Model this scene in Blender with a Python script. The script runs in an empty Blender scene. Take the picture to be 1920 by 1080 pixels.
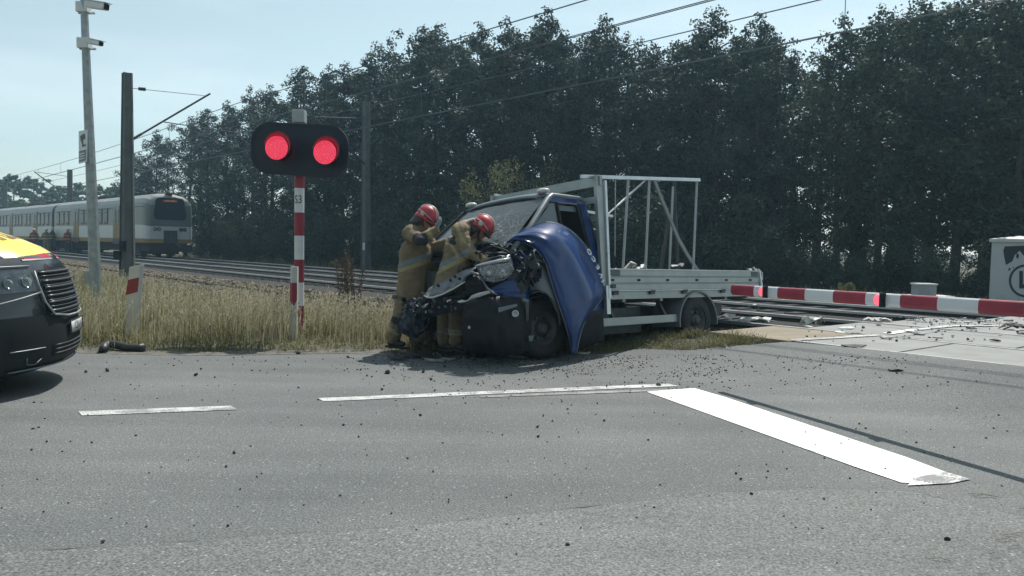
import bpy, bmesh, math, random
from mathutils import Vector, Matrix, noise, Quaternion
R = math.radians
rnd = random.Random(7)
scene = bpy.context.scene
COL = scene.collection

# ------------------------------------------------------------------ camera, sky, sun, exposure
F_PX, PITCH, ROLL, CAMZ = 1500.0, R(3.04), R(1.08), 1.35
fwd = Vector((0, math.cos(PITCH), -math.sin(PITCH)))
r0 = Vector((1, 0, 0)); u0 = r0.cross(fwd)
RIGHT = math.cos(ROLL)*r0 + math.sin(ROLL)*u0
UP = -math.sin(ROLL)*r0 + math.cos(ROLL)*u0
CAM = Vector((0, 0, CAMZ))
cd = bpy.data.cameras.new('camera'); cam = bpy.data.objects.new('camera', cd); COL.objects.link(cam)
cd.lens = F_PX/1920*36; cd.sensor_width = 36; cd.clip_start = 0.05; cd.clip_end = 3000
m3 = Matrix((RIGHT, UP, -fwd)).transposed()
cam.matrix_world = Matrix.Translation(CAM) @ m3.to_4x4()
scene.camera = cam

SUN_EL, SUN_AZ = R(58), R(23.8)          # azimuth from +Y towards +X
w = bpy.data.worlds.new('World'); scene.world = w; w.use_nodes = True
nt = w.node_tree; nt.nodes.clear()
out = nt.nodes.new('ShaderNodeOutputWorld'); bg = nt.nodes.new('ShaderNodeBackground')
sky = nt.nodes.new('ShaderNodeTexSky'); sky.sky_type = 'NISHITA'; sky.sun_disc = False
sky.sun_elevation = SUN_EL; sky.sun_rotation = SUN_AZ; sky.air_density = 1.0; sky.dust_density = .7; sky.ozone_density = 1.5
hs = nt.nodes.new('ShaderNodeHueSaturation'); hs.inputs['Saturation'].default_value = 0.5; hs.inputs['Hue'].default_value = 0.485
nt.links.new(sky.outputs[0], hs.inputs['Color'])
# thin high cloud streaks
tc = nt.nodes.new('ShaderNodeTexCoord'); mp = nt.nodes.new('ShaderNodeMapping'); mp.inputs['Scale'].default_value = (1.5, 1.5, 9)
nz = nt.nodes.new('ShaderNodeTexNoise'); nz.inputs['Scale'].default_value = 1.6; nz.inputs['Detail'].default_value = 5
cr = nt.nodes.new('ShaderNodeValToRGB'); cr.color_ramp.elements[0].position = .42; cr.color_ramp.elements[1].position = .75
cr.color_ramp.elements[1].color = (.4, .4, .4, 1)
mx = nt.nodes.new('ShaderNodeMixRGB'); mx.inputs[2].default_value = (8.2, 9.2, 9.6, 1)
nt.links.new(tc.outputs['Generated'], mp.inputs[0]); nt.links.new(mp.outputs[0], nz.inputs[0]); nt.links.new(nz.outputs[0], cr.inputs[0])
tint = nt.nodes.new('ShaderNodeMixRGB'); tint.blend_type = 'MULTIPLY'; tint.inputs[0].default_value = 1; tint.inputs[2].default_value = (.95, 1.06, 1.03, 1)
nt.links.new(hs.outputs[0], tint.inputs[1]); nt.links.new(cr.outputs[0], mx.inputs[0]); nt.links.new(tint.outputs[0], mx.inputs[1]); nt.links.new(mx.outputs[0], bg.inputs[0])
bg.inputs['Strength'].default_value = 0.108
nt.links.new(bg.outputs[0], out.inputs[0])
sd = bpy.data.lights.new('sun', 'SUN'); sd.energy = 4.5; sd.angle = R(.55); sd.color = (1, .955, .88)
so = bpy.data.objects.new('sun', sd); COL.objects.link(so)
SUNV = Vector((math.sin(SUN_AZ)*math.cos(SUN_EL), math.cos(SUN_AZ)*math.cos(SUN_EL), math.sin(SUN_EL)))
so.rotation_euler = SUNV.to_track_quat('Z', 'Y').to_euler()
scene.view_settings.view_transform = 'Standard'; scene.view_settings.look = 'None'
scene.view_settings.exposure = 0.24; scene.view_settings.gamma = 1
scene.cycles.max_bounces = 6; scene.cycles.transparent_max_bounces = 12

# ------------------------------------------------------------------ pixel helpers (pixels of the 1920 px photograph -> real places)
def ray(px, py): return fwd + RIGHT*((px-960)/F_PX) - UP*((py-540)/F_PX)
def onz(px, py, z=0.0):
    d = ray(px, py); return CAM + d*((z-CAMZ)/d.z)
def aty(px, py, y):
    d = ray(px, py); return CAM + d*(y/d.y)
NRM = Vector((.763, .646, 0)); ALONG = Vector((-.646, .763, 0))
RD, RC, RB, RA = 10.57, 12.45, 14.42, 16.3      # rail distances from the camera's foot
RAILZ = .25
def sm(t): t = max(0, min(1, t)); return t*t*(3-2*t)
def roadz(x, y):
    s = RD - (NRM.x*x + NRM.y*y)
    return .25*sm((3.9-s)/(3.9-1.4))
def gz(x, y):
    p = NRM.x*x + NRM.y*y; s = RD - p
    z = .07*sm((4.2-s)/2.6) if s > 0 else .07
    if .2 < x < 5 and s > 1.3 and y > 9.3:
        a_ = x*ALONG.x+y*ALONG.y; z = max(z, (roadz(x, y)-.045)*sm((8.4-a_)/1.9))
    if p > RA+1.2: z = .07 - .12*sm((p-RA-1.2)/2.5)
    return z

# ------------------------------------------------------------------ materials
MATS = {}
def pm(name, col, rough=.6, metal=0., var=.15, scale=6., bump=0., bscale=40., spec=.5, emit=None, estr=0, coat=0., trans=0., alpha=1., detail=4, var2=None):
    if name in MATS: return MATS[name]
    m = bpy.data.materials.new(name); m.use_nodes = True; n = m.node_tree; b = n.nodes['Principled BSDF']
    b.inputs['Roughness'].default_value = rough; b.inputs['Metallic'].default_value = metal
    b.inputs['Specular IOR Level'].default_value = spec; b.inputs['Coat Weight'].default_value = coat
    b.inputs['Transmission Weight'].default_value = trans; b.inputs['Alpha'].default_value = alpha
    b.inputs['Base Color'].default_value = (*col, 1)
    tc = n.nodes.new('ShaderNodeTexCoord')
    if var > 0:
        z = n.nodes.new('ShaderNodeTexNoise'); z.inputs['Scale'].default_value = scale; z.inputs['Detail'].default_value = detail
        n.links.new(tc.outputs['Object'], z.inputs['Vector'])
        r = n.nodes.new('ShaderNodeValToRGB'); r.color_ramp.elements[0].position = .3; r.color_ramp.elements[1].position = .7
        a = tuple(c*(1-var) for c in col); c2 = tuple(min(1, c*(1+var)) for c in col) if var2 is None else var2
        r.color_ramp.elements[0].color = (*a, 1); r.color_ramp.elements[1].color = (*c2, 1)
        n.links.new(z.outputs[0], r.inputs[0]); n.links.new(r.outputs[0], b.inputs['Base Color'])
        mr = n.nodes.new('ShaderNodeMapRange'); mr.inputs[3].default_value = max(0, rough-.08); mr.inputs[4].default_value = min(1, rough+.1)
        n.links.new(z.outputs[0], mr.inputs[0]); n.links.new(mr.outputs[0], b.inputs['Roughness'])
    if bump > 0:
        z2 = n.nodes.new('ShaderNodeTexNoise'); z2.inputs['Scale'].default_value = bscale; z2.inputs['Detail'].default_value = 4
        n.links.new(tc.outputs['Object'], z2.inputs['Vector'])
        bp = n.nodes.new('ShaderNodeBump'); bp.inputs['Strength'].default_value = bump; bp.inputs['Distance'].default_value = .02
        n.links.new(z2.outputs[0], bp.inputs['Height']); n.links.new(bp.outputs[0], b.inputs['Normal'])
    if emit:
        b.inputs['Emission Color'].default_value = (*emit, 1); b.inputs['Emission Strength'].default_value = estr
    MATS[name] = m; return m

def asphalt_mat(name, c1, c2, speck=.5):
    m = bpy.data.materials.new(name); m.use_nodes = True; n = m.node_tree; b = n.nodes['Principled BSDF']
    b.inputs['Roughness'].default_value = .82; b.inputs['Specular IOR Level'].default_value = .35
    tc = n.nodes.new('ShaderNodeTexCoord')
    def tex(kind, sc, det=6, map_=None):
        t = n.nodes.new('ShaderNodeTexNoise' if kind == 'n' else 'ShaderNodeTexVoronoi'); t.inputs['Scale'].default_value = sc
        if kind == 'n': t.inputs['Detail'].default_value = det
        src = tc.outputs['Object']
        if map_:
            q = n.nodes.new('ShaderNodeMapping'); q.inputs['Scale'].default_value = map_; q.inputs['Rotation'].default_value = (0, 0, R(-20)); n.links.new(src, q.inputs[0]); src = q.outputs[0]
        n.links.new(src, t.inputs['Vector']); return t
    def ramp(src, p0, p1, a, c):
        r = n.nodes.new('ShaderNodeValToRGB'); r.color_ramp.elements[0].position = p0; r.color_ramp.elements[1].position = p1
        r.color_ramp.elements[0].color = (*a, 1); r.color_ramp.elements[1].color = (*c, 1); n.links.new(src, r.inputs[0]); return r
    def mix(kind, f, a, c):
        x = n.nodes.new('ShaderNodeMixRGB'); x.blend_type = kind
        if isinstance(f, float): x.inputs[0].default_value = f
        else: n.links.new(f, x.inputs[0])
        n.links.new(a, x.inputs[1])
        if isinstance(c, tuple): x.inputs[2].default_value = (*c, 1)
        else: n.links.new(c, x.inputs[2])
        return x.outputs[0]
    big = ramp(tex('n', .5, 4).outputs[0], .3, .7, c1, c2)
    streak = ramp(tex('n', .8, 4, (.3, 2.6, 1)).outputs[0], .35, .68, (.87, .87, .87), (1.07, 1.07, 1.06))
    c = mix('MULTIPLY', 1.0, big.outputs[0], streak.outputs[0])
    grit = ramp(tex('n', 95, 3).outputs[0], .32, .68, (.38, .39, .40), (1.62, 1.62, 1.6)); c = mix('MULTIPLY', .9, c, grit.outputs[0])
    vo = tex('v', 62); chip = ramp(vo.outputs['Color'], .80, .9, (0, 0, 0), (1, 1, 1)); near = ramp(vo.outputs['Distance'], .25, .45, (1, 1, 1), (0, 0, 0))
    f = mix('MULTIPLY', 1.0, chip.outputs[0], near.outputs[0])
    mm = n.nodes.new('ShaderNodeMath'); mm.operation = 'MULTIPLY'; mm.inputs[1].default_value = speck; n.links.new(f, mm.inputs[0])
    c = mix('MIX', mm.outputs[0], c, (.5, .5, .48))
    cr_ = tex('n', 3.1, 8); cc = ramp(cr_.outputs[0], .485, .5, (0, 0, 0), (0, 0, 0)); 
    cc.color_ramp.elements.new(.4925).color = (.0, .0, .0, 1)
    n.links.new(c, b.inputs['Base Color'])
    bp = n.nodes.new('ShaderNodeBump'); bp.inputs['Strength'].default_value = .45; bp.inputs['Distance'].default_value = .006
    n.links.new(tex('n', 110, 3).outputs[0], bp.inputs['Height']); n.links.new(bp.outputs[0], b.inputs['Normal'])
    MATS[name] = m; return m

def lens_mat(name, c1, c2, st):
    m = bpy.data.materials.new(name); m.use_nodes = True; n = m.node_tree; b = n.nodes['Principled BSDF']; b.inputs['Base Color'].default_value = (.25, .01, .03, 1); b.inputs['Roughness'].default_value = .35
    tc = n.nodes.new('ShaderNodeTexCoord'); v = n.nodes.new('ShaderNodeTexVoronoi'); v.inputs['Scale'].default_value = 48; n.links.new(tc.outputs['Object'], v.inputs['Vector'])
    r = n.nodes.new('ShaderNodeValToRGB'); r.color_ramp.elements[0].position = .12; r.color_ramp.elements[1].position = .32; r.color_ramp.elements[0].color = (*c2, 1); r.color_ramp.elements[1].color = (*c1, 1)
    n.links.new(v.outputs['Distance'], r.inputs[0]); n.links.new(r.outputs[0], b.inputs['Emission Color']); b.inputs['Emission Strength'].default_value = st
    MATS[name] = m; return m
def paint_mat(name, col, wear=.5, worn=(.16, .16, .16), big=.0):
    m = bpy.data.materials.new(name); m.use_nodes = True; n = m.node_tree; b = n.nodes['Principled BSDF']
    b.inputs['Roughness'].default_value = .7
    tc = n.nodes.new('ShaderNodeTexCoord'); z = n.nodes.new('ShaderNodeTexNoise'); z.inputs['Scale'].default_value = 55; z.inputs['Detail'].default_value = 8; z.inputs['Roughness'].default_value = .75
    n.links.new(tc.outputs['Object'], z.inputs['Vector']); r = n.nodes.new('ShaderNodeValToRGB')
    r.color_ramp.elements[0].position = wear-.07; r.color_ramp.elements[1].position = wear; r.color_ramp.elements[0].color = (*worn, 1); r.color_ramp.elements[1].color = (*col, 1)
    zb = n.nodes.new('ShaderNodeTexNoise'); zb.inputs['Scale'].default_value = 5; zb.inputs['Detail'].default_value = 5; n.links.new(tc.outputs['Object'], zb.inputs['Vector'])
    ma = n.nodes.new('ShaderNodeMath'); ma.operation = 'MULTIPLY_ADD'; ma.inputs[1].default_value = .7; n.links.new(zb.outputs[0], ma.inputs[0])
    mb_ = n.nodes.new('ShaderNodeMath'); mb_.operation = 'ADD'; mb_.inputs[1].default_value = -.35; n.links.new(z.outputs[0], mb_.inputs[0]); n.links.new(mb_.outputs[0], ma.inputs[2])
    n.links.new(ma.outputs[0], r.inputs[0]); n.links.new(r.outputs[0], b.inputs['Base Color'])
    MATS[name] = m; return m

def leaf_mat(name, c1, c2, trans=.25, rough=.5, scale=1.2):
    m = bpy.data.materials.new(name); m.use_nodes = True; n = m.node_tree; b = n.nodes['Principled BSDF']; o = n.nodes['Material Output']
    g = n.nodes.new('ShaderNodeNewGeometry'); z = n.nodes.new('ShaderNodeTexNoise'); z.inputs['Scale'].default_value = scale; z.inputs['Detail'].default_value = 3
    tc = n.nodes.new('ShaderNodeTexCoord'); n.links.new(tc.outputs['Object'], z.inputs['Vector'])
    oi = n.nodes.new('ShaderNodeObjectInfo')
    ad = n.nodes.new('ShaderNodeMath'); ad.operation = 'MULTIPLY_ADD'; ad.inputs[1].default_value = .45; n.links.new(g.outputs['Random Per Island'], ad.inputs[0]); n.links.new(z.outputs[0], ad.inputs[2])
    ad2 = n.nodes.new('ShaderNodeMath'); ad2.operation = 'MULTIPLY_ADD'; ad2.inputs[1].default_value = .3; n.links.new(oi.outputs['Random'], ad2.inputs[0]); n.links.new(ad.outputs[0], ad2.inputs[2])
    r = n.nodes.new('ShaderNodeValToRGB'); r.color_ramp.elements[0].position = .45; r.color_ramp.elements[1].position = 1.15
    r.color_ramp.elements[0].color = (*c1, 1); r.color_ramp.elements[1].color = (*c2, 1)
    n.links.new(ad2.outputs[0], r.inputs[0]); n.links.new(r.outputs[0], b.inputs['Base Color'])
    b.inputs['Roughness'].default_value = rough; b.inputs['Specular IOR Level'].default_value = .22
    t = n.nodes.new('ShaderNodeBsdfTranslucent'); ms = n.nodes.new('ShaderNodeMixShader'); ms.inputs[0].default_value = trans
    n.links.new(r.outputs[0], t.inputs[0]); n.links.new(b.outputs[0], ms.inputs[1]); n.links.new(t.outputs[0], ms.inputs[2]); n.links.new(ms.outputs[0], o.inputs[0])
    MATS[name] = m; return m

M_ASPH = asphalt_mat('asphalt', (.100, .108, .110), (.148, .156, .156))
M_ASPH2 = asphalt_mat('asphalt_lighter_patch', (.126, .133, .133), (.155, .162, .161), .55)
M_WHITE = paint_mat('road_paint_fresh', (.80, .82, .80), .43, (.40, .40, .40))
M_WHITE2 = paint_mat('road_paint_worn', (.52, .53, .52), .515, (.21, .215, .21))
M_WHITE3 = paint_mat('road_paint_faded', (.30, .30, .30), .56, (.16, .16, .16))
M_STONE = pm('dark_stone', (.03, .03, .032), .9, var=.4, scale=20)
M_BLACK = pm('black_plastic', (.009, .011, .014), .62, var=.35, scale=9, bump=.15, bscale=90, spec=.3)
M_BLACK2 = pm('dark_crumpled_metal', (.03, .036, .043), .38, metal=.4, var=.5, scale=14, bump=.5, bscale=18)
M_RUB = pm('rubber', (.016, .016, .018), .75, var=.2, scale=10)
M_RED = pm('red_paint', (.25, .022, .042), .5, var=.18, scale=9)
M_WHT = pm('white_paint', (.62, .65, .66), .45, var=.1, scale=5)
M_ALU = pm('aluminium_panel', (.33, .36, .36), .42, metal=.55, var=.14, scale=4, bump=.05, bscale=30)
M_ALU2 = pm('bright_aluminium', (.55, .57, .58), .3, metal=.7, var=.12, scale=7)
M_GALV = pm('galvanised_steel', (.30, .34, .35), .5, metal=.5, var=.2, scale=11)
M_CONC = pm('concrete_mast', (.11, .12, .12), .8, var=.2, scale=3, bump=.2, bscale=25)
M_BLUE = pm('blue_car_paint', (.006, .036, .150), .42, metal=0, var=.12, scale=5, coat=.5, spec=.25, bump=.12, bscale=7)
M_CHROME = pm('chrome', (.75, .77, .78), .15, metal=1, var=.1, scale=8)
M_DGREY = pm('dark_grey_metal', (.06, .065, .07), .5, metal=.4, var=.3, scale=9)
M_WOOD = pm('bark', (.055, .048, .04), .9, var=.4, scale=7, bump=.6, bscale=20)

# ------------------------------------------------------------------ mesh builder
class MB:
    def __init__(s): s.v = []; s.f = []; s.m = []; s.cur = 0
    def add(s, vs, fs):
        o = len(s.v); s.v += [Vector(p) for p in vs]; s.f += [tuple(i+o for i in f) for f in fs]; s.m += [s.cur]*len(fs); return s
    def box(s, c, d, rot=None, bev=0):
        c = Vector(c); hx, hy, hz = d[0]/2, d[1]/2, d[2]/2
        vs = [Vector((x*hx, y*hy, z*hz)) for z in (-1, 1) for y in (-1, 1) for x in (-1, 1)]
        if rot is not None: vs = [rot @ v for v in vs]
        return s.add([v+c for v in vs], [(0, 2, 3, 1), (4, 5, 7, 6), (0, 1, 5, 4), (2, 6, 7, 3), (0, 4, 6, 2), (1, 3, 7, 5)])
    def beam(s, p0, p1, a, b, up=(0, 0, 1), a1=None, b1=None):
        p0, p1 = Vector(p0), Vector(p1); d = (p1-p0).normalized(); u = Vector(up)
        if abs(d.dot(u)) > .97: u = Vector((1, 0, 0))
        x = d.cross(u).normalized(); y = x.cross(d).normalized(); a1 = a1 or a; b1 = b1 or b
        vs = [p0+x*i*a/2+y*j*b/2 for j in (-1, 1) for i in (-1, 1)] + [p1+x*i*a1/2+y*j*b1/2 for j in (-1, 1) for i in (-1, 1)]
        return s.add(vs, [(0, 1, 3, 2), (4, 6, 7, 5), (0, 4, 5, 1), (2, 3, 7, 6), (0, 2, 6, 4), (1, 5, 7, 3)])
    def tube(s, pts, r, n=8, cap=True, radii=None, flat=1.0):
        pts = [Vector(p) for p in pts]; N = len(pts); vs = []; fs = []
        prev = None
        for i, p in enumerate(pts):
            d = (pts[min(i+1, N-1)]-pts[max(i-1, 0)]).normalized()
            if prev is None:
                u = Vector((0, 0, 1)) if abs(d.z) < .9 else Vector((1, 0, 0)); x = d.cross(u).normalized()
            else: x = (prev - d*prev.dot(d)).normalized()
            prev = x; y = d.cross(x); rr = radii[i] if radii else r
            for k in range(n):
                a = 2*math.pi*k/n; vs.append(p + x*math.cos(a)*rr + y*math.sin(a)*rr*flat)
        for i in range(N-1):
            for k in range(n):
                k2 = (k+1) % n; fs.append((i*n+k, i*n+k2, (i+1)*n+k2, (i+1)*n+k))
        if cap: fs += [tuple(range(n))[::-1], tuple(range((N-1)*n, N*n))]
        return s.add(vs, fs)
    def prism(s, poly, d, cap2=True):
        poly = [Vector(p) for p in poly]; d = Vector(d); n = len(poly)
        return s.add(poly + [p+d for p in poly], [tuple(range(n))[::-1], tuple(range(n, 2*n))] + [(i, (i+1) % n, (i+1) % n+n, i+n) for i in range(n)])
    def poly(s, poly): return s.add(poly, [tuple(range(len(poly)))])
    def ell(s, c, r, n=12, m=8, rot=None, bottom=-math.pi/2, top=math.pi/2):
        vs = []; fs = []; c = Vector(c)
        for j in range(m+1):
            t = bottom + (top-bottom)*j/m
            for k in range(n):
                a = 2*math.pi*k/n; v = Vector((r[0]*math.cos(t)*math.cos(a), r[1]*math.cos(t)*math.sin(a), r[2]*math.sin(t)))
                if rot is not None: v = rot @ v
                vs.append(c+v)
        for j in range(m):
            for k in range(n): fs.append((j*n+k, j*n+(k+1) % n, (j+1)*n+(k+1) % n, (j+1)*n+k))
        return s.add(vs, fs)
    def grid(s, rows, close=False):
        n = len(rows[0]); vs = [p for r in rows for p in r]; fs = []
        for i in range(len(rows)-1):
            for k in range(n if close else n-1): fs.append((i*n+k, i*n+(k+1) % n, (i+1)*n+(k+1) % n, (i+1)*n+k))
        return s.add(vs, fs)
    def lathe(s, c, axis, prof, n=24):
        c = Vector(c); ax = Vector(axis).normalized(); u = Vector((0, 0, 1)) if abs(ax.z) < .9 else Vector((1, 0, 0)); x = ax.cross(u).normalized(); y = ax.cross(x)
        return s.grid([[c+ax*h+(x*math.cos(2*math.pi*k/n)+y*math.sin(2*math.pi*k/n))*r for k in range(n)] for h, r in prof], True)

WM = {}
def obj(name, mb, mats, parent=None, world=None, smooth=False, bevel=0, solid=0, weld=False):
    """link mb as one mesh object; vertices of world=True parents are given in world space"""
    me = bpy.data.meshes.new(name); vs = mb.v
    if parent is not None:
        Mw, loc = WM[parent.name]
        if world is None: world = not loc
        if world: inv = Mw.inverted(); vs = [inv @ v for v in vs]
    me.from_pydata([tuple(v) for v in vs], [], mb.f)
    mats = mats if isinstance(mats, (list, tuple)) else [mats]
    for m in mats: me.materials.append(m)
    me.polygons.foreach_set('material_index', mb.m)
    if weld or bevel or smooth:
        bm = bmesh.new(); bm.from_mesh(me)
        if weld or bevel: bmesh.ops.remove_doubles(bm, verts=bm.verts, dist=1e-4)
        bmesh.ops.recalc_face_normals(bm, faces=bm.faces)
        bm.to_mesh(me); bm.free()
    if smooth: me.polygons.foreach_set('use_smooth', [True]*len(me.polygons))
    me.update()
    o = bpy.data.objects.new(name, me); COL.objects.link(o)
    if parent is not None: o.parent = parent; WM[o.name] = WM[parent.name]
    else: WM[o.name] = (Matrix.Identity(4), False)
    if bevel:
        b = o.modifiers.new('bevel', 'BEVEL'); b.width = bevel; b.segments = 2; b.limit_method = 'ANGLE'
    if solid:
        b = o.modifiers.new('solid', 'SOLIDIFY'); b.thickness = solid; b.offset = 0
    return o
def tag(o, label=None, cat=None, group=None, kind=None):
    if label: o['label'] = label
    if cat: o['category'] = cat
    if group: o['group'] = group
    if kind: o['kind'] = kind
    return o
def thing(name, label, cat, loc=(0, 0, 0), group=None, mat=None):
    o = bpy.data.objects.new(name, None); COL.objects.link(o); o.empty_display_size = .1
    M = mat if mat is not None else Matrix.Translation(Vector(loc))
    o.matrix_world = M; WM[o.name] = (M.copy(), mat is not None)
    return tag(o, label, cat, group)
def copy_thing(src, M, label=None, group=None):
    c = src.copy(); COL.objects.link(c); c.matrix_world = M; WM[c.name] = (M.copy(), True)
    def rec(a, b):
        for ch in [k for k in bpy.data.objects if k.parent == a and k != b]:
            d = ch.copy(); COL.objects.link(d); d.parent = b; rec(ch, d)
    kids = list(src.children)
    def rec2(a, b):
        for ch in list(a.children):
            d = ch.copy(); COL.objects.link(d); d.parent = b; rec2(ch, d)
    rec2(src, c)
    if label: c['label'] = label
    if group: c['group'] = group
    return c
def text_mesh(txt, size=1.0, spacing=1.0):
    c = bpy.data.curves.new('t', 'FONT'); c.body = txt; c.size = size; c.align_x = 'CENTER'; c.align_y = 'CENTER'; c.resolution_u = 3; c.space_character = spacing
    o = bpy.data.objects.new('t', c); COL.objects.link(o); dg = bpy.context.evaluated_depsgraph_get(); dg.update()
    me = bpy.data.meshes.new_from_object(o.evaluated_get(dg))
    vs = [v.co.copy() for v in me.vertices]; fs = [tuple(p.vertices) for p in me.polygons]
    bpy.data.objects.remove(o); bpy.data.meshes.remove(me); bpy.data.curves.remove(c)
    return vs, fs
def remesh(mb, name, mat, parent, vox=.016, smooth_it=3, wr=0.0, wscale=9.0, seed=0):
    me = bpy.data.meshes.new('tmp'); me.from_pydata([tuple(v) for v in mb.v], [], mb.f); o = bpy.data.objects.new('tmp', me); COL.objects.link(o)
    r = o.modifiers.new('r', 'REMESH'); r.mode = 'VOXEL'; r.voxel_size = vox
    s = o.modifiers.new('s', 'SMOOTH'); s.iterations = smooth_it; s.factor = .6
    dg = bpy.context.evaluated_depsgraph_get(); dg.update(); m2 = bpy.data.meshes.new_from_object(o.evaluated_get(dg))
    bpy.data.objects.remove(o); bpy.data.meshes.remove(me)
    q = MB(); q.v = [v.co.copy() for v in m2.vertices]; q.f = [tuple(p.vertices) for p in m2.polygons]; q.m = [0]*len(q.f)
    if wr:
        for i, v in enumerate(m2.vertices):
            p = v.co; k = Vector((p.x*wscale+seed, p.y*wscale, p.z*wscale*1.7))
            d = noise.noise(k) + .6*noise.noise(k*2.3) + .5*(1-2*abs(noise.noise(k*1.1+Vector((9, 2, 1)))))
            q.v[i] = p + v.normal*d*wr
    bpy.data.meshes.remove(m2)
    return obj(name, q, mat, parent, smooth=True)

# ------------------------------------------------------------------ ground, road, crossing, tracks
def onroad(px, py):
    z = 0
    for _ in range(12):
        P = onz(px, py, z); z = .5*z + .5*roadz(P.x, P.y)
    return onz(px, py, z)
def at_p(px, py, p, z=None):
    """point of the ray's vertical plane at distance p from the camera's foot, across the tracks"""
    d = ray(px, py); t = p/(NRM.x*d.x + NRM.y*d.y); P = CAM + d*t
    if z is not None: P.z = z
    return P
def acoord(P): return P.x*ALONG.x + P.y*ALONG.y
def PA(p, a, z=0.0): v = NRM*p + ALONG*a; return Vector((v.x, v.y, z))

xs = [-1500, -600, -250, -120, -80] + [-60+.9*i for i in range(134)] + [80, 120, 250, 600, 1500]
ys = [-600, -200, -60, -20, -5] + [.7*i for i in range(115)] + [90, 120, 160, 250, 500, 1500]
g = MB(); g.grid([[Vector((x, y, gz(x, y) if abs(x) < 90 and -6 < y < 130 else 0)) for x in xs] for y in ys])
gm = pm('dry_soil', (.075, .070, .045), .95, var=.4, scale=1.3, bump=.6, bscale=30, detail=8, var2=(.12, .11, .07))
tag(obj('ground', g, gm, smooth=True), kind='structure')

E1 = [(-60, 4.6), (-20, 7.9), (-9, 8.95), (-5.06, 9.33), (-3.6, 9.36), (-2.4, 9.62), (-1.69, 9.76), (-.6, 9.62), (.4, 9.72), (1.0, 9.80), (1.61, 9.93)]
for q in [(1300, 657), (1400, 648), (1478, 642)]:
    P = onroad(*q); E1.append((P.x, P.y))
PSL = RD-1.62
a_end = acoord(Vector((E1[-1][0], E1[-1][1], 0)))
for k in range(1, 14):
    P = PA(PSL, a_end - k*1.0); E1.append((P.x, P.y))
cols = []
for i in range(len(E1)-1):
    (xa, ya), (xb, yb) = E1[i], E1[i+1]; n = max(1, int(abs(xb-xa)/.18)) if xa > -12 else 6
    for k in range(n):
        t = k/n; x = xa+(xb-xa)*t; y = ya+(yb-ya)*t
        if i < 12: y += .07*noise.noise(Vector((x*2.2, 0, 3))) + .03*noise.noise(Vector((x*9, 1, 3)))
        cols.append((x, y))
rd = MB(); rows = []
for (x, y) in cols:
    r_ = [Vector((x, y+.02, -.2)), Vector((x, y, roadz(x, y)+.008))]
    for k in range(1, 40):
        yy = y - .22*k if k < 30 else y - 6.6 - (k-29)*4
        r_.append(Vector((x, yy, roadz(x, yy)+.012)))
    rows.append(r_)
rd.grid(rows); tag(obj('road', rd, M_ASPH, smooth=False), kind='structure')
# lighter resurfaced strip in the foreground
def sheet(name, pts, mat, dz, kind='structure', sub=1):
    b = MB(); b.poly([Vector((p.x, p.y, roadz(p.x, p.y)+dz)) for p in pts]); return tag(obj(name, b, mat), kind=kind)
pp = [(-700, 1090), (-200, 1060), (0, 1045), (180, 1035), (330, 1024), (480, 1012), (640, 1002), (800, 990), (960, 972), (1130, 952), (1330, 930), (1500, 919), (1700, 925), (1990, 990), (2300, 1100)]
P_ = [onz(x, y) for x, y in pp]
for i, p in enumerate(P_): p.y += .03*noise.noise(Vector((i*1.7, 0, 0)))
sheet('road_patch', P_ + [Vector((9, -5, 0)), Vector((-9, -5, 0))], M_ASPH2, .0145)
sm_ = MB(); rows = []
for i in range(len(P_)-1):
    for k in range(14):
        q = P_[i].lerp(P_[i+1], k/14); t_ = i+k/14; ww = .0004+.010*max(0, noise.noise(Vector((t_*2.1, 4, 0)))-.05); o_ = .03*noise.noise(Vector((t_*3.7, 1, 0)))
        rows.append([Vector((q.x, q.y+o_+.02-ww, .0165)), Vector((q.x, q.y+o_+.02+ww, .0165))])
sm_.grid(rows); tag(obj('asphalt_seam', sm_, asphalt_mat('seam_dark', (.085, .09, .09), (.12, .125, .125), .3)), kind='structure')
# road markings: strips subdivided so they follow the ramp
def strip(name, a, b, wd, mat, dz=.017, skew=0, on=onroad, n=12):
    A, B = on(*a), on(*b); d = (B-A); d.z = 0; d.normalize(); s = Vector((-d.y, d.x, 0))*wd/2; m = MB(); rows = []
    for k in range(n+1):
        c = A.lerp(B, k/n); l = c+s+d*skew/2; r_ = c-s-d*skew/2
        rows.append([Vector((l.x, l.y, roadz(l.x, l.y)+dz)), Vector((r_.x, r_.y, roadz(r_.x, r_.y)+dz))])
    m.grid(rows); return tag(obj(name, m, mat), kind='structure')
strip('lane_marking', (150, 779), (439, 768), .165, M_WHITE2, skew=-.06)
strip('lane_marking', (601, 753), (1262, 724.5), .15, M_WHITE2, skew=-.04)
strip('lane_marking', (900, 747), (1255, 734), .09, M_WHITE3)
strip('lane_marking', (-420, 800), (-20, 789), .19, M_WHITE2)
sl = [onz(*q) for q in [(1213, 738), (1255, 734), (1302, 731), (1360, 748), (1500, 795), (1700, 862), (1812, 905), (1740, 912), (1690, 910), (1600, 879), (1400, 806)]]
sheet('stop_line', sl, M_WHITE, .0172)
sheet('stop_line_worn_end', [onz(*q) for q in [(1712, 902), (1772, 890), (1820, 904), (1780, 912), (1702, 916)]], paint_mat('road_paint_scuffed', (.7, .71, .7), .52, (.2, .2, .2)), .0192)
tag(bpy.data.objects['stop_line'], kind='structure')

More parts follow.
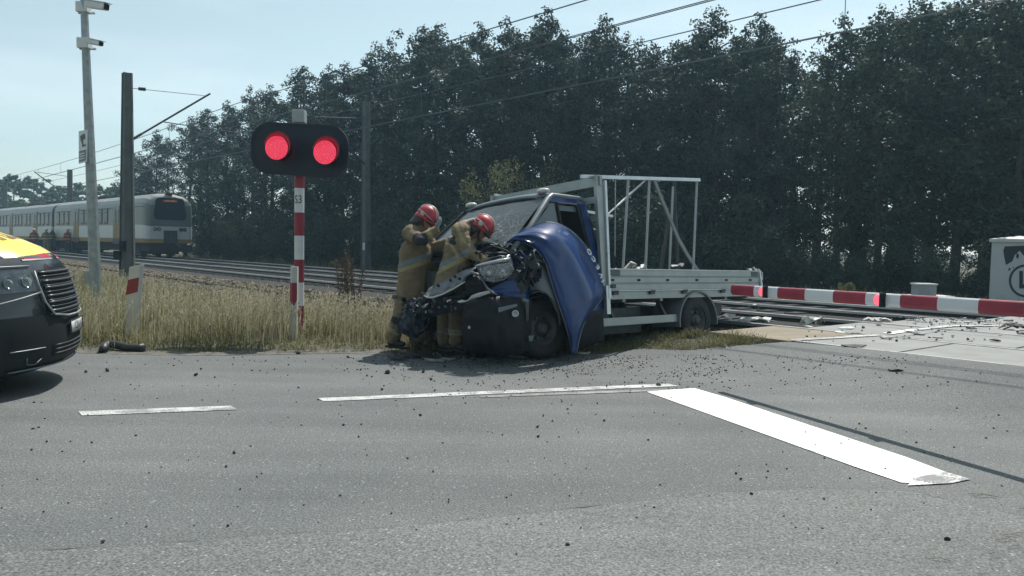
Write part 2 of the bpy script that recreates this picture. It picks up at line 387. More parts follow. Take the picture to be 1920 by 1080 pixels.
# crossing deck: concrete slabs beside and between the rails
slab_m = pm('concrete_slab', (.245, .25, .245), .8, var=.16, scale=2.2, bump=.25, bscale=60, detail=8)
slab_r = pm('rust_stained_slab', (.23, .195, .145), .85, var=.2, scale=2.6, bump=.25, bscale=60)
a1 = acoord(onz(1362, 618, .25)) - .0; a2 = acoord(onz(1523, 613, .25)); a3 = acoord(onz(1690, 600, .25)); a4 = acoord(onz(1856, 597, .25))
deck = MB()
jr = random.Random(3)
for (p0, p1, a0, L) in [(PSL, RD-.07, a1, 1.25), (RD+.10, RC-.10, a2, 1.35), (RC+.07, RB-.07, a3, 1.3), (RB+.10, RA-.10, a4, 1.35), (RA+.07, RA+1.4, a4-.4, 1.3)]:
    k = 0; a = a0
    while a > a0-13:
        deck.cur = 1 if (p0 == PSL and k < 1) else 0
        ps = [p0, p1]
        z = .246 + jr.uniform(-.004, .004)
        q = [PA(p0, a, z), PA(p1, a, z), PA(p1, a-L+.035, z), PA(p0, a-L+.035, z)]
        deck.prism(q, (0, 0, -.16)); a -= L; k += 1
tag(obj('crossing_deck', deck, [slab_m, slab_r], bevel=.006), kind='structure')
m = MB(); aa = a1-1.2
for k in range(9):
    if k == 2: continue
    m.poly([PA(PSL+.01, aa-k*1.2, .253), PA(PSL+.035, aa-k*1.2, .253), PA(PSL+.035, aa-k*1.2-1.15, .253), PA(PSL+.01, aa-k*1.2-1.15, .253)])
tag(obj('deck_edge_angle', m, pm('pale_edge', (.55, .56, .55), .6, var=.1)), kind='structure')
# white edge line painted over the slabs
for i, (a, b) in enumerate([((1488, 638), (1560, 634)), ((1560, 634), (1646, 628.5)), ((1664, 626), (1712, 619)), ((1712, 619), (1782, 611.5)), ((1782, 611.5), (1850, 611)), ((1850, 611), (1990, 614))]):
    A, B = onz(*a, .25), onz(*b, .25); d = (B-A).normalized(); s = Vector((-d.y, d.x, 0))*.07
    m = MB(); m.poly([A-s+Vector((0, 0, .006)), B-s+Vector((0, 0, .006)), B+s+Vector((0, 0, .006)), A+s+Vector((0, 0, .006))])
    tag(obj('edge_line', m, M_WHITE2 if i != 2 else M_WHITE), kind='structure')

# ballast bed
bal = MB(); rows = []
for k in range(90):
    a = -30 + k*2.2
    rows.append([PA(p, a, z) for p, z in [(RD-2.9, -.02), (RD-1.9, .075), (RD-1.2, .14), (RD, .145), (RC, .145), (RB, .145), (RA, .145), (RA+1.3, .14), (RA+2.6, -.05)]])
bal.grid(rows)
ballast_m = pm('ballast', (.013, .014, .015), .95, var=.55, scale=16, bump=1.0, bscale=26, detail=6, var2=(.036, .034, .032))
tag(obj('ballast', bal, ballast_m), kind='structure')
rail_side = pm('rail_rust', (.03, .022, .018), .8, var=.3, scale=12)
rail_head = pm('rail_head', (.5, .51, .52), .35, metal=.6, var=.1, scale=5)
slp_m = pm('sleeper_concrete', (.026, .025, .024), .9, var=.3, scale=5)
for (pa, pb) in ((RD, RC), (RB, RA)):
    t = thing('railway_track', None, None, PA((pa+pb)/2, 0, .1)); t['kind'] = 'structure'
    for p in (pa, pb):
        m = MB(); A = PA(p, -30); B = PA(p, 160)
        for wd, z0, z1, mi in ((.15, .12, .165, 0), (.024, .16, .215, 0), (.075, .205, .25, 1)):
            m.cur = mi; s = NRM*wd/2; m.prism([A-s+Vector((0, 0, z0)), A+s+Vector((0, 0, z0)), A+s+Vector((0, 0, z1)), A-s+Vector((0, 0, z1))], B-A)
        obj('rail', m, [rail_side, rail_head], t)
    m = MB(); rr = Matrix.Rotation(math.atan2(NRM.y, NRM.x), 3, 'Z')
    for k in range(250):
        a = 130 - k*.6
        if a < a1+1.2 and a > a1-14: continue
        m.box(PA((pa+pb)/2, a, .115), (2.9, .25, .10), rr)
    o = obj('sleepers', m, slp_m, t); o['kind'] = 'stuff'

# ------------------------------------------------------------------ scattered ground cover (uncountable)
gr_ = random.Random(11)
def rock(mb, c, r, rg, seed=None, flat=.7):
    vs = []; fs = []
    t = (1+5**.5)/2
    base = [(-1, t, 0), (1, t, 0), (-1, -t, 0), (1, -t, 0), (0, -1, t), (0, 1, t), (0, -1, -t), (0, 1, -t), (t, 0, -1), (t, 0, 1), (-t, 0, -1), (-t, 0, 1)]
    F = [(0, 11, 5), (0, 5, 1), (0, 1, 7), (0, 7, 10), (0, 10, 11), (1, 5, 9), (5, 11, 4), (11, 10, 2), (10, 7, 6), (7, 1, 8), (3, 9, 4), (3, 4, 2), (3, 2, 6), (3, 6, 8), (3, 8, 9), (4, 9, 5), (2, 4, 11), (6, 2, 10), (8, 6, 7), (9, 8, 1)]
    q = Quaternion((rg.uniform(-1, 1), rg.uniform(-1, 1), rg.uniform(-1, 1), rg.uniform(-1, 1))).normalized()
    sc = (rg.uniform(.7, 1.3), rg.uniform(.7, 1.3), rg.uniform(.6, 1.1))
    for b in base:
        v = Vector(b).normalized()*rg.uniform(.75, 1.15); v = q @ Vector((v.x*sc[0], v.y*sc[1], v.z*sc[2]))*r; v.z *= flat; vs.append(v+Vector(c))
    mb.add(vs, F)
# brown bank: ballast stones and dead stalks
bank = MB()
for i in range(15000):
    a = -2.0 + 50*gr_.random()**1.3 ; p = gr_.uniform(RD-4.3, RD-1.5)
    P = PA(p, a); z = gz(P.x, P.y) + (.06 if p > RD-2.6 else .0)
    if P.x > -.2 and P.y < 13.5: continue
    r = gr_.uniform(.018, .045)*(1+.02*a)
    rock(bank, (P.x, P.y, z+r*.3), r, gr_)
bm_ = pm('bank_stones', (.10, .082, .058), .95, var=.6, scale=14, var2=(.26, .22, .16))
tag(obj('bank_stones', bank, bm_), kind='stuff')

def edge_y(x):
    for i in range(len(E1)-1):
        if E1[i][0] <= x <= E1[i+1][0]:
            t = (x-E1[i][0])/(E1[i+1][0]-E1[i][0]); return E1[i][1]+t*(E1[i+1][1]-E1[i][1])
    return 10
sh_ = MB(); rows = []
for i in range(330):
    x = -14+i*.05; ye = edge_y(x); a = .10+.16*max(0, noise.noise(Vector((x*1.1, 2, 0)))+.5)+.05*noise.noise(Vector((x*6, 3, 0))); b = .20+.25*max(0, noise.noise(Vector((x*.9, 8, 0)))+.4)
    rows.append([Vector((x, ye-a, .0145)), Vector((x, ye-.02, .016)), Vector((x, ye+.05, .012+max(0, gz(x, ye)))), Vector((x, ye+b, .008+max(0, gz(x, ye))))])
sh_.grid(rows); tag(obj('sandy_shoulder', sh_, pm('sandy_grit', (.10, .098, .088), .95, var=.35, scale=9, bump=.8, bscale=70, detail=9, var2=(.19, .18, .155))), kind='structure')
def blade(mb, x, y, z, h, wd, ang, lean, n=3, curl=1.0, droop=0):
    dx, dy = math.cos(ang), math.sin(ang); vs = []; fs = []
    px, py = math.cos(ang+1.57+gr_.uniform(-.6, .6)), math.sin(ang+1.57)
    for k in range(n+1):
        t = k/n; o = lean*h*t**1.8; zz = z + h*t*(1-.25*lean*t)
        ww = wd*(1-t*.85)/2
        vs += [(x+dx*o-px*ww, y+dy*o-py*ww, zz), (x+dx*o+px*ww, y+dy*o+py*ww, zz)]
    for k in range(n): fs.append((2*k, 2*k+1, 2*k+3, 2*k+2))
    mb.add(vs, fs)
def seedhead(mb, x, y, z, h, ang, lean):
    dx, dy = math.cos(ang), math.sin(ang)
    for k in range(4):
        t = .78+.22*k/3; o = lean*h*t**1.8; zz = z+h*t*(1-.25*lean*t)
        c = Vector((x+dx*o, y+dy*o, zz)); a = gr_.uniform(0, 6.28); s = .012
        mb.add([c+Vector((math.cos(a)*s, math.sin(a)*s, 0)), c+Vector((-math.cos(a)*s*.5, -math.sin(a)*s*.5, .035)), c-Vector((math.cos(a)*s, math.sin(a)*s, 0))], [(0, 1, 2)])
low, straw = MB(), MB()
cnt = 0
for i in range(150000):
    x = -22 + 23.2*gr_.random()
    y = gr_.uniform(8, 27)
    p = NRM.x*x+NRM.y*y
    if p > 6.55 or y < edge_y(x)+.02: continue
    d = y-edge_y(x)
    if gr_.random() > min(1, 1.1*(11/y)**1.3): continue
    if x > -.9: continue
    e = noise.noise(Vector((x*.7, y*.7, 0)))*.5+.5; e2 = noise.noise(Vector((x*2.3, y*2.3, 5)))*.5+.5
    if d < .35 and gr_.random() > .25+d*1.8*e2*1.4: continue
    edgef = min(1, .22+d/1.5); far = sm((6.9-p)/1.8)
    h = (.06+.36*(e*e2*2.4)**1.3)*edgef*(.45+.55*far)
    if e2 < .40 and gr_.random() < .5: continue
    z = gz(x, y)
    wd = .010*(1+(y-9)*.05)
    blade(low, x, y, z, h*gr_.uniform(.5, 1.5), wd*gr_.uniform(.8, 1.5), gr_.uniform(0, 6.28), gr_.uniform(.1, 1.5))
    if gr_.random() < .26*edgef*max(0, e*2.2-.55)*far or (gr_.random() < .03):
        hh = gr_.uniform(.32, .62)*(.35+.65*edgef)*(.6+.4*far)
        a = gr_.gauss(.4, 1.2); ln = abs(gr_.gauss(.15, .16))
        blade(straw, x, y, z, hh, wd*.8, a, ln, 4); 
        if gr_.random() < .5: seedhead(straw, x, y, z, hh, a, ln)
for (px, py, nn_, sp, hh0) in [(440, 628, 170, .55, .62), (395, 630, 90, .4, .55), (490, 622, 150, .45, .66), (520, 640, 70, .3, .5), (180, 630, 120, .4, .6), (655, 628, 110, .35, .55), (700, 640, 110, .35, .5), (735, 632, 80, .25, .55), (300, 612, 90, .5, .6), (600, 622, 80, .35, .6), (330, 640, 60, .3, .4)]:
    P = onz(px, py)
    for _ in range(nn_):
        x = P.x+gr_.gauss(0, sp*.6); y = P.y+gr_.gauss(0, sp*.7)
        if y < edge_y(x)+.1 or NRM.x*x+NRM.y*y > 6.6: continue
        hh = hh0*gr_.uniform(.6, 1.15); a = gr_.gauss(.2, .9); ln = abs(gr_.gauss(.12, .2)); blade(straw, x, y, gz(x, y), hh, .011, a, ln, 4); seedhead(straw, x, y, gz(x, y), hh, a, ln)
# weeds along the road edge in front of the truck, on its right and under it
for i in range(26000):
    x = gr_.uniform(-1.3, 4.2); y = gr_.uniform(9.6, 13.2); p = NRM.x*x+NRM.y*y
    if p > 9.0 or y < edge_y(x)+.03: continue
    e = noise.noise(Vector((x*1.6, y*1.6, 7)))*.5+.5
    if gr_.random() > e*1.3: continue
    blade(low, x, y, gz(x, y), gr_.uniform(.04, .20)*e*1.5, .009, gr_.uniform(0, 6.28), gr_.uniform(.3, 1.3))
for i in range(9000):      # grass right of the truck's rear, beside the deck, and beyond the tracks
    a = gr_.uniform(-12, 60); p = gr_.uniform(RA+1.6, RA+6); P = PA(p, a)
    blade(low, P.x, P.y, gz(P.x, P.y), gr_.uniform(.15, .5), .03, gr_.uniform(0, 6.28), gr_.uniform(.1, .7))
low_m = leaf_mat('verge_grass', (.034, .044, .015), (.20, .185, .085), .3, .8, .9)
straw_m = leaf_mat('dry_straw', (.26, .235, .14), (.60, .55, .40), .3, .7, 1.1)
wd_ = MB()
for i in range(260):
    x = gr_.uniform(-7.5, -1.2) if i < 170 else gr_.uniform(.6, 3.2); y = edge_y(x)+abs(gr_.gauss(.1, .35))+.03
    for k in range(gr_.randint(8, 22)):
        a = gr_.uniform(0, 6.28); r = gr_.uniform(.01, .09); c = Vector((x+math.cos(a)*r, y+math.sin(a)*r, gz(x, y)+gr_.uniform(.005, .10))); d = Vector((math.cos(a), math.sin(a), gr_.uniform(-.1, .7))).normalized(); w_ = Vector((-math.sin(a), math.cos(a), 0)); L = gr_.uniform(.015, .045)
        wd_.add([c, c+d*L*.5+w_*L*.3, c+d*L, c+d*L*.5-w_*L*.3], [(0, 1, 2, 3)])
tag(obj('green_weeds', wd_, leaf_mat('weed_green', (.03, .045, .012), (.10, .12, .04), .3, .7, 2)), kind='stuff')
tag(obj('verge_grass', low, low_m), kind='stuff')
tag(obj('dry_straw_grass', straw, straw_m), kind='stuff')
# grit on the carriageway
grit = MB()
for i in range(2400):
    if gr_.random() < .72: px = gr_.gauss(1130, 230); py = 668 + abs(gr_.gauss(0, 34))
    else: px = gr_.uniform(-50, 1900); py = 672 + 330*gr_.random()**2.2
    if py < 664 or py > 1075 or noise.noise(Vector((px*.011, py*.03, 2))) < gr_.uniform(-.45, .35): continue
    P = onroad(px, py)
    if P.y > edge_y(P.x) or P.y < 1: continue
    r = gr_.uniform(.004, .0105)*(.8 if py > 850 else 1.1)
    rock(grit, (P.x, P.y, roadz(P.x, P.y)+.014+r*.3), r, gr_)
tag(obj('road_grit', grit, M_STONE), kind='stuff')
stw = MB()
for px, py, ln, an in [(1815, 932, .16, -.4), (1825, 937, .12, .1), (1905, 1006, .10, -.5), (1740, 1055, .09, -.3), (1865, 1020, .10, .0), (1890, 1035, .08, .3), (1880, 1010, .07, -.2), (1850, 1045, .06, .5), (1910, 960, .08, -.4)]:
    P = onz(px, py); d = Vector((math.cos(an), math.sin(an), 0)); stw.tube([P+Vector((0, 0, .02)), P+d*ln/2+Vector((0, 0, .028)), P+d*ln+Vector((0, 0, .02))], .0022, 4)
tag(obj('loose_straw', stw, pm('straw_bits', (.30, .27, .20), .8)), kind='stuff')

# ------------------------------------------------------------------ trees
def make_tree_mesh(seed, H=12.0, W=2.3, base=.1, leaves=15000, leaf=.15, lobes=9, airy=0.0):
    """returns (trunk MB, crown MB): tapered trunk with limbs, leaf-sized faces gathered in clumps round the limbs"""
    rg = random.Random(seed); tr = MB(); cr = MB()
    lean = (rg.uniform(-.25, .25), rg.uniform(-.25, .25))
    tp = [Vector((lean[0]*t+.12*math.sin(t*5+seed), lean[1]*t+.12*math.cos(t*4+seed), H*.93*t)) for t in [i/9 for i in range(10)]]
    tr.tube(tp, 0, 7, radii=[.17*(1-.88*i/9) for i in range(10)])
    clumps = []
    nl = lobes*4
    for i in range(nl):
        t = base + (1-base)*((i+rg.random())/nl); t = min(.985, t)
        prof = (math.sin(math.pi*min(1, (t-base+.10)/(1-base+.16)))**.6) if t < .6 else max(.10, (1-((t-.6)/.42)**1.7))*.95
        a = i*2.4+rg.uniform(-.5, .5); L = W*prof*rg.uniform(.55, 1.15)
        k = min(8, int(t*.93*9)); o = tp[k].lerp(tp[k+1], t*9*.93-k if t*9*.93-k < 1 else 1); o.z = H*.93*t
        e = o + Vector((math.cos(a)*L, math.sin(a)*L, L*rg.uniform(.15, .6)))
        mid = o.lerp(e, .5)+Vector((0, 0, .12*L))
        tr.tube([o, mid, e], 0, 5, radii=[.055*(1-t*.6), .035, .012])
        for q in (.35, .62, .85, 1.05):
            c = o.lerp(e, q)+Vector((rg.gauss(0, .16), rg.gauss(0, .16), rg.gauss(0, .2)))
            clumps.append((c, rg.uniform(.28, .58)*(1.0 if t < .8 else .8), t))
            if rg.random() < .45: clumps.append((c+Vector((rg.gauss(0, .4), rg.gauss(0, .4), rg.gauss(0, .35))), rg.uniform(.2, .4), t))
    for k in range(7):      # spiky leader shoots on top
        a = rg.uniform(0, 6.28); rr = rg.uniform(0, .55)*W*.5
        clumps.append((Vector((tp[-1].x+math.cos(a)*rr, tp[-1].y+math.sin(a)*rr, H*(.99-.16*rr)+rg.uniform(-.35, .1))), rg.uniform(.16, .34), 1))
    tot = sum(r**2 for _, r, _ in clumps)
    for c, r, t in clumps:
        n = int(leaves*r*r/tot*(1-airy*rg.random()))
        for _ in range(n):
            d = Vector((rg.gauss(0, 1), rg.gauss(0, 1), rg.gauss(0, 1))).normalized()*r*rg.random()**.4
            p = c+Vector((d.x, d.y, d.z*.8)); s = leaf*rg.uniform(.5, 1.15)
            nn = (d.normalized()*.5+Vector((rg.gauss(0, .6), rg.gauss(0, .6), .5+rg.gauss(0, .5)))).normalized()
            u = nn.cross(Vector((rg.gauss(0, 1), rg.gauss(0, 1), rg.gauss(0, 1)))).normalized(); v = nn.cross(u)
            cr.add([p-u*s*.5, p-v*s*.34+nn*s*.08, p+u*s*.55, p+v*s*.34+nn*s*.08], [(0, 1, 2, 3)])
    return tr, cr
M_LEAF = leaf_mat('alder_leaves', (.015, .028, .022), (.052, .077, .055), .12, .6, .35)
M_LEAF2 = leaf_mat('willow_leaves', (.020, .034, .025), (.070, .095, .058), .2, .6, .4)
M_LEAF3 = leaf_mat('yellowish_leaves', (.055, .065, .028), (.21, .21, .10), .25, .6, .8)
M_LEAF4 = leaf_mat('distant_leaves', (.05, .08, .05), (.12, .16, .09), .2, .6, .2)
def mk(name, seed, mat, **kw):
    tr, cr = make_tree_mesh(seed, **kw)
    return (tr, cr, mat, kw.get('H', 12.0))
def build_tree(var, label, group, cat='tree', name='tree'):
    tr, cr, mat, H = var
    t = thing(name, label, cat, mat=Matrix.Identity(4), group=group)
    obj('trunk', tr, M_WOOD, t, smooth=True); obj('crown', cr, mat, t)
    return t
VAR = [mk('t', 21+i, M_LEAF, H=12.0, W=[2.3, 2.0, 2.6, 2.1, 2.4][i], base=[.03, .05, .02, .12, .04][i], leaves=15500, airy=.2) for i in range(5)]
VARW = [mk('w', 51+i, M_LEAF2, H=12.0, W=2.4, base=[.20, .15][i], leaves=9500, leaf=.17, lobes=10, airy=.5) for i in range(2)]
protos = {}
def place_tree(vi, P, h, label, group, name, wide=1.0, rz=0, proto=None, cat='tree'):
    M = Matrix.Translation(P) @ Matrix.Rotation(rz, 4, 'Z') @ Matrix.Diagonal((h/12*wide, h/12*wide, h/12, 1))
    key = (vi, name)
    if key not in protos:
        t = build_tree(proto, label, group, cat, name); protos[key] = t; t.matrix_world = M; WM[t.name] = (M, True); return t
    return copy_thing(protos[key], M, label, group)
prof = [(-60, 330), (230, 305), (262, 268), (290, 245), (350, 218), (380, 205), (430, 185), (470, 165), (500, 160), (540, 158), (575, 116), (640, 114), (680, 100), (715, 72), (740, 78), (780, 36), (830, 38), (868, 66), (905, 40), (940, 36), (980, 60), (1015, 4), (1060, 60), (1090, 52), (1130, 28), (1160, 60), (1200, 74), (1265, 66), (1300, 40), (1330, 10), (1365, 50), (1410, 14), (1440, 50), (1475, 78), (1500, 100), (1530, 82), (1565, 26), (1600, 50), (1640, 14), (1700, -10), (1760, -15), (1850, -30), (1950, -40), (2600, -60)]
def interp(tb, x):
    for i in range(len(tb)-1):
        if tb[i][0] <= x <= tb[i+1][0]: return tb[i][1]+(tb[i+1][1]-tb[i][1])*(x-tb[i][0])/(tb[i+1][0]-tb[i][0])
    return tb[-1][1]
dep = [(230, 74), (290, 66), (350, 60), (430, 54), (500, 50), (570, 46), (640, 43), (710, 41), (780, 39), (860, 38), (940, 36), (1010, 35), (1140, 34), (1270, 33), (1480, 32), (1560, 30), (1640, 29), (1720, 28), (1800, 27), (1880, 26), (2050, 25), (2600, 24)]
side = ['left end', 'left of the signal', 'behind the signal', 'above the bent firefighter', 'above the truck cab', 'above the truck bed', 'above the raised boom', 'over the white cabinet']
tg = random.Random(5)
fr = [(248, 0), (292, 1), (350, 2), (395, 0), (430, 3), (475, 4), (512, 1), (575, 0), (612, 3), (645, 2), (690, 1), (718, 4), (779, 0), (826, 2), (868, 3), (908, 1), (943, 4), (978, 2), (1016, 3), (1055, 0), (1092, 1), (1130, 2), (1172, 4), (1212, 3), (1262, 0), (1300, 1), (1331, 4), (1372, 2), (1411, 3), (1446, 0), (1482, 1)]
landmarks = [(300, 'behind the front end of the stopped train'), (460, 'between the train and the red light signal'), (560, 'just behind the left red lamp'), (660, 'just behind the right red lamp'), (740, 'behind the far catenary mast'), (830, 'above the left firefighter'), (930, 'above the bending firefighter'), (1020, 'tallest, above the truck windscreen'), (1110, 'above the truck cab roof'), (1230, 'above the pole rack of the truck bed'), (1345, 'behind the right end of the pole rack'), (1500, 'above the tail of the truck bed')]
ordn = ['nearest the left of that spot', 'in the middle of that spot', 'at the right of that spot', 'fourth in that spot']
used = {}
def where(px):
    for lim, s in landmarks:
        if px < lim: break
    else: s = 'above the barrier boom'
    used[s] = used.get(s, 0)+1
    return s, used[s]
adj = ['dark dense', 'dark pointed', 'broad dark', 'slim dark', 'full dark']
for k, (px, v) in enumerate(fr):
    y = interp(dep, px)+tg.uniform(-.8, .8); P = aty(px, 500, y); P.z = gz(P.x, P.y)-.1
    h = aty(px, interp(prof, px)-4, y).z - P.z
    s, n = where(px)
    place_tree(v, P, h, '%s alder %s%s' % (adj[v], s, '' if n == 1 else [', second from its left', ', third from its left', ', fourth from its left', ', fifth from its left'][n-2]), 'alder trees in the belt behind the tracks', 'alder_tree', tg.uniform(.92, 1.15), tg.uniform(0, 6.28), VAR[v])
rt = [(1528, 1, .8), (1566, 0, 1), (1600, 1, 1), (1640, 0, 1.1), (1675, 1, 1), (1705, 0, 1.1), (1750, 1, 1.1), (1790, 0, 1.1), (1832, 1, 1.2), (1870, 0, 1.1), (1915, 1, 1.2), (1965, 0, 1.2), (2030, 1, 1.2), (2110, 0, 1.2), (2200, 1, 1.2)]
wn = ['first light green tree right of the gap in the treetops', 'second light green tree right of the gap in the treetops', 'third light green tree right of the gap', 'fourth light green tree right of the gap', 'fifth light green tree right of the gap', 'tall light green tree behind the small grey box', 'tall green tree just right of the small grey box', 'tall green tree between small grey box and white cabinet', 'tall green tree at the left corner of the white cabinet', 'tall green tree directly above the white cabinet', 'tall green tree at the right edge of the photo', 'tall green tree just past the right edge', 'second green tree past the right edge', 'third green tree past the right edge', 'fourth green tree past the right edge']
for k, (px, v, wd) in enumerate(rt):
    y = interp(dep, px)+tg.uniform(-.8, .8); P = aty(px, 500, y); P.z = gz(P.x, P.y)-.1; h = aty(px, interp(prof, px)-6, y).z-P.z
    place_tree(10+v, P, h, wn[k], 'light green trees on the right of the belt', 'willow_tree', wd, tg.uniform(0, 6.28), VARW[v])
# second row of the belt
W2 = {}
def where2(px):
    for lim, q in landmarks + [(1560, 'at the gap in the treetops'), (1640, 'right of the gap in the treetops'), (1760, 'above the small grey box'), (1850, 'left of the white cabinet'), (1960, 'above the white cabinet')]:
        if px < lim: break
    else: q = 'past the right edge'
    W2[q] = W2.get(q, 0)+1
    return 'tree rear of the alders, '+q+['', ', 2nd one', ', 3rd one', ', 4th one', ', 5th one', ', 6th one', ', 7th one', ', 8th one', ', 9th one', ', 10th one', ', 11th one'][W2[q]-1]
k = 0
for px in list(range(265, 1480, 58)) + list(range(1600, 2300, 130)):
    y = interp(dep, px)+4.2+tg.uniform(-1, 1); P = aty(px, 500, y); P.z = -.1
    h = (aty(px, interp(prof, px)+(22 if px < 1450 else 70), y).z)*(1 if px < 1450 else .82)
    place_tree(20+k % 3, P, h, 'dark '+where2(px), 'trees of the second row of the belt', 'background_tree', tg.uniform(.95, 1.3), tg.uniform(0, 6.28), VAR[k % 3 + 1]); k += 1
for i_, px in enumerate(range(1530, 2300, 84)):
    y = interp(dep, px)+4.5; P = aty(px, 500, y); P.z = -.1
    place_tree(10+i_ % 2, P, aty(px, interp(prof, px)+26, y).z, 'light green '+where2(px), 'trees of the second row of the belt', 'willow_tree', 1.1, tg.uniform(0, 6.28), VARW[i_ % 2])
# trees added out of view behind the camera to darken reflections and fill
for k in range(15):
    x = -27+3.9*k+tg.uniform(-.8, .8); y = -19-tg.uniform(0, 4)
    place_tree(k % 5, Vector((x, y, 0)), tg.uniform(9, 12), 'unseen alder added behind the camera to screen the low sky', 'unseen alders added behind the camera to screen the low sky', 'alder_tree', 1.35, tg.uniform(0, 6.28), VAR[k % 5])
# understorey bushes
def bush_mb(seed, n=5200, leaf=.11):
    rg = random.Random(seed); tr, cr = MB(), MB()
    for i in range(12):
        a = rg.uniform(0, 6.28); L = rg.uniform(.3, 1.3); H_ = rg.uniform(.9, 2.4)
        e = Vector((math.cos(a)*L, math.sin(a)*L, H_)); tr.tube([Vector((0, 0, 0)), e*.5+Vector((0, 0, .2)), e], .02, 4, radii=[.03, .02, .008])
        for q in (.45, .75, 1.0):
            c = e*q+Vector((rg.gauss(0, .15), rg.gauss(0, .15), 0)); r = rg.uniform(.28, .55)
            for _ in range(n//36):
                d = Vector((rg.gauss(0, 1), rg.gauss(0, 1), rg.gauss(0, 1))).normalized()*r*rg.random()**.4; p = c+d; s = leaf*rg.uniform(.5, 1.2)
                nn = Vector((rg.gauss(0, .7), rg.gauss(0, .7), .6)).normalized(); u = nn.cross(Vector((rg.gauss(0, 1), rg.gauss(0, 1), rg.gauss(0, 1)))).normalized(); v = nn.cross(u)
                cr.add([p-u*s*.5, p-v*s*.33, p+u*s*.55, p+v*s*.33], [(0, 1, 2, 3)])
    return tr, cr
BV = [bush_mb(80+i) for i in range(3)]
k = 0
for px in list(range(372, 2250, 34)):
    y = interp(dep, px)-tg.uniform(2.2, 4.5); P = aty(px, 500, y)
    if NRM.dot(P) < RA+2.8: P = at_p(px, 500, RA+3.2+tg.uniform(0, .8))
    P.z = gz(P.x, P.y)-.05
    hh = tg.uniform(.65, 1.35)
    if 690 < px < 1380: hh *= 1.1
    if px > 1480: hh *= .62
    key = ('b', k % 3); M = Matrix.Translation(P) @ Matrix.Rotation(tg.uniform(0, 6.28), 4, 'Z') @ Matrix.Diagonal((hh, hh, hh*1.05, 1))
    lab = 'low dark bush of the undergrowth between the tracks and the tree belt'
    if key not in protos:
        t = build_tree((BV[k % 3][0], BV[k % 3][1], M_LEAF, 2), lab, 'undergrowth bushes beyond the tracks', 'bush', 'bush'); t.matrix_world = M; WM[t.name] = (M, True); protos[key] = t
    else: copy_thing(protos[key], M, lab, 'undergrowth bushes beyond the tracks')
    k += 1
# bushes and young trees with paler yellowish and grey-green leaves
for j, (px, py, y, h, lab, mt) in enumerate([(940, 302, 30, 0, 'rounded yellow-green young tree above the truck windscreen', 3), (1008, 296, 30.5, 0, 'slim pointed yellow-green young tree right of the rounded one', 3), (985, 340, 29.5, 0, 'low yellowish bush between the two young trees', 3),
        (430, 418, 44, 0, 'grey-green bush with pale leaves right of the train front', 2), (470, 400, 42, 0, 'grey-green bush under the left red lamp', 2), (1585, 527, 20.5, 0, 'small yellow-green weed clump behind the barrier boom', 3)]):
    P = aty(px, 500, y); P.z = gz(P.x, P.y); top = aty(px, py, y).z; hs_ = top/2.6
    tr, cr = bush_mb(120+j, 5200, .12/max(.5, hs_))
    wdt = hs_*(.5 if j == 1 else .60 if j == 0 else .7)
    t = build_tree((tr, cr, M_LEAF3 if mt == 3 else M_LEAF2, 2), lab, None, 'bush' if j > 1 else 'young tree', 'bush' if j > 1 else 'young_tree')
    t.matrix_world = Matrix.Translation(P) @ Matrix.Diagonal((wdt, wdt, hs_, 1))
# distant trees behind the train
DV = [make_tree_mesh(91+i, H=12.0, W=4.6, base=.0, leaves=6500, leaf=.42, lobes=7) for i in range(2)]
k = 0
for px, ty, y in [(-120, 300, 118), (-60, 318, 118), (-15, 325, 120), (28, 322, 116), (60, 330, 122), (95, 352, 125), (118, 345, 120), (150, 338, 118), (178, 345, 122), (205, 352, 112), (232, 340, 105), (258, 330, 98), (10, 365, 105), (70, 368, 106), (135, 366, 104), (190, 366, 100)]:
    P = aty(px, 460, y); P.z = 0; h = aty(px, ty, y).z
    lab = ['distant round-crowned tree behind the train, low behind the carriage roof' if ty > 360 else 'distant pale green tree on the skyline left of the camera mast' if px < 150 else 'distant pale green tree between camera mast and dark belt'][0]
    M = Matrix.Translation(P) @ Matrix.Rotation(k*1.3, 4, 'Z') @ Matrix.Diagonal((h/12*1.25, h/12*1.25, h/12, 1)); v = k % 2
    gname = 'distant low trees behind the carriage roofs' if ty > 360 else 'distant trees left of the camera mast' if px < 150 else 'distant trees right of the camera mast'
    if ('d', v) not in protos:
        t = build_tree((*DV[v], M_LEAF4, 12), lab, gname, 'tree', 'distant_tree'); t.matrix_world = M; WM[t.name] = (M, True); protos[('d', v)] = t
    else: copy_thing(protos[('d', v)], M, lab, gname)
    k += 1

# ------------------------------------------------------------------ catenary masts and wires
TC1, TC2 = (RD+RC)/2, (RB+RA)/2
def mast(px, pybase, ytop, y, w0, w1, label, arm=None, lean=0, name='catenary_mast'):
    B = aty(px, pybase, y); B.z = gz(B.x, B.y)-.2; T = aty(px-lean, ytop, y)
    t = thing(name, label, 'railway mast', B); m = MB(); rr = Matrix.Rotation(math.atan2(NRM.y, NRM.x), 3, 'Z')
    x = Vector((math.cos(.7), math.sin(.7), 0)); yv = Vector((-x.y, x.x, 0))
    for s in (1,):
        rows = []
        for k in range(9):
            c = B.lerp(T, k/8); wd = w0+(w1-w0)*k/8; ch = wd*.18
            pts = []
            for (a, b) in ((-1, -1), (1, -1), (1, 1), (-1, 1)):
                pts += [c+x*(a*wd/2-(a*ch if a*b > 0 else 0))+yv*(b*wd/2-(b*ch if a*b < 0 else 0)), c+x*(a*wd/2-(a*ch if a*b < 0 else 0))+yv*(b*wd/2-(b*ch if a*b > 0 else 0))]
            rows.append(pts)
        m.grid(rows, True); m.poly(rows[-1])
    obj('pole', m, M_CONC, t)
    return t, B, T
wire_m = pm('wire', (.10, .12, .13), .5, metal=.5, var=.1)
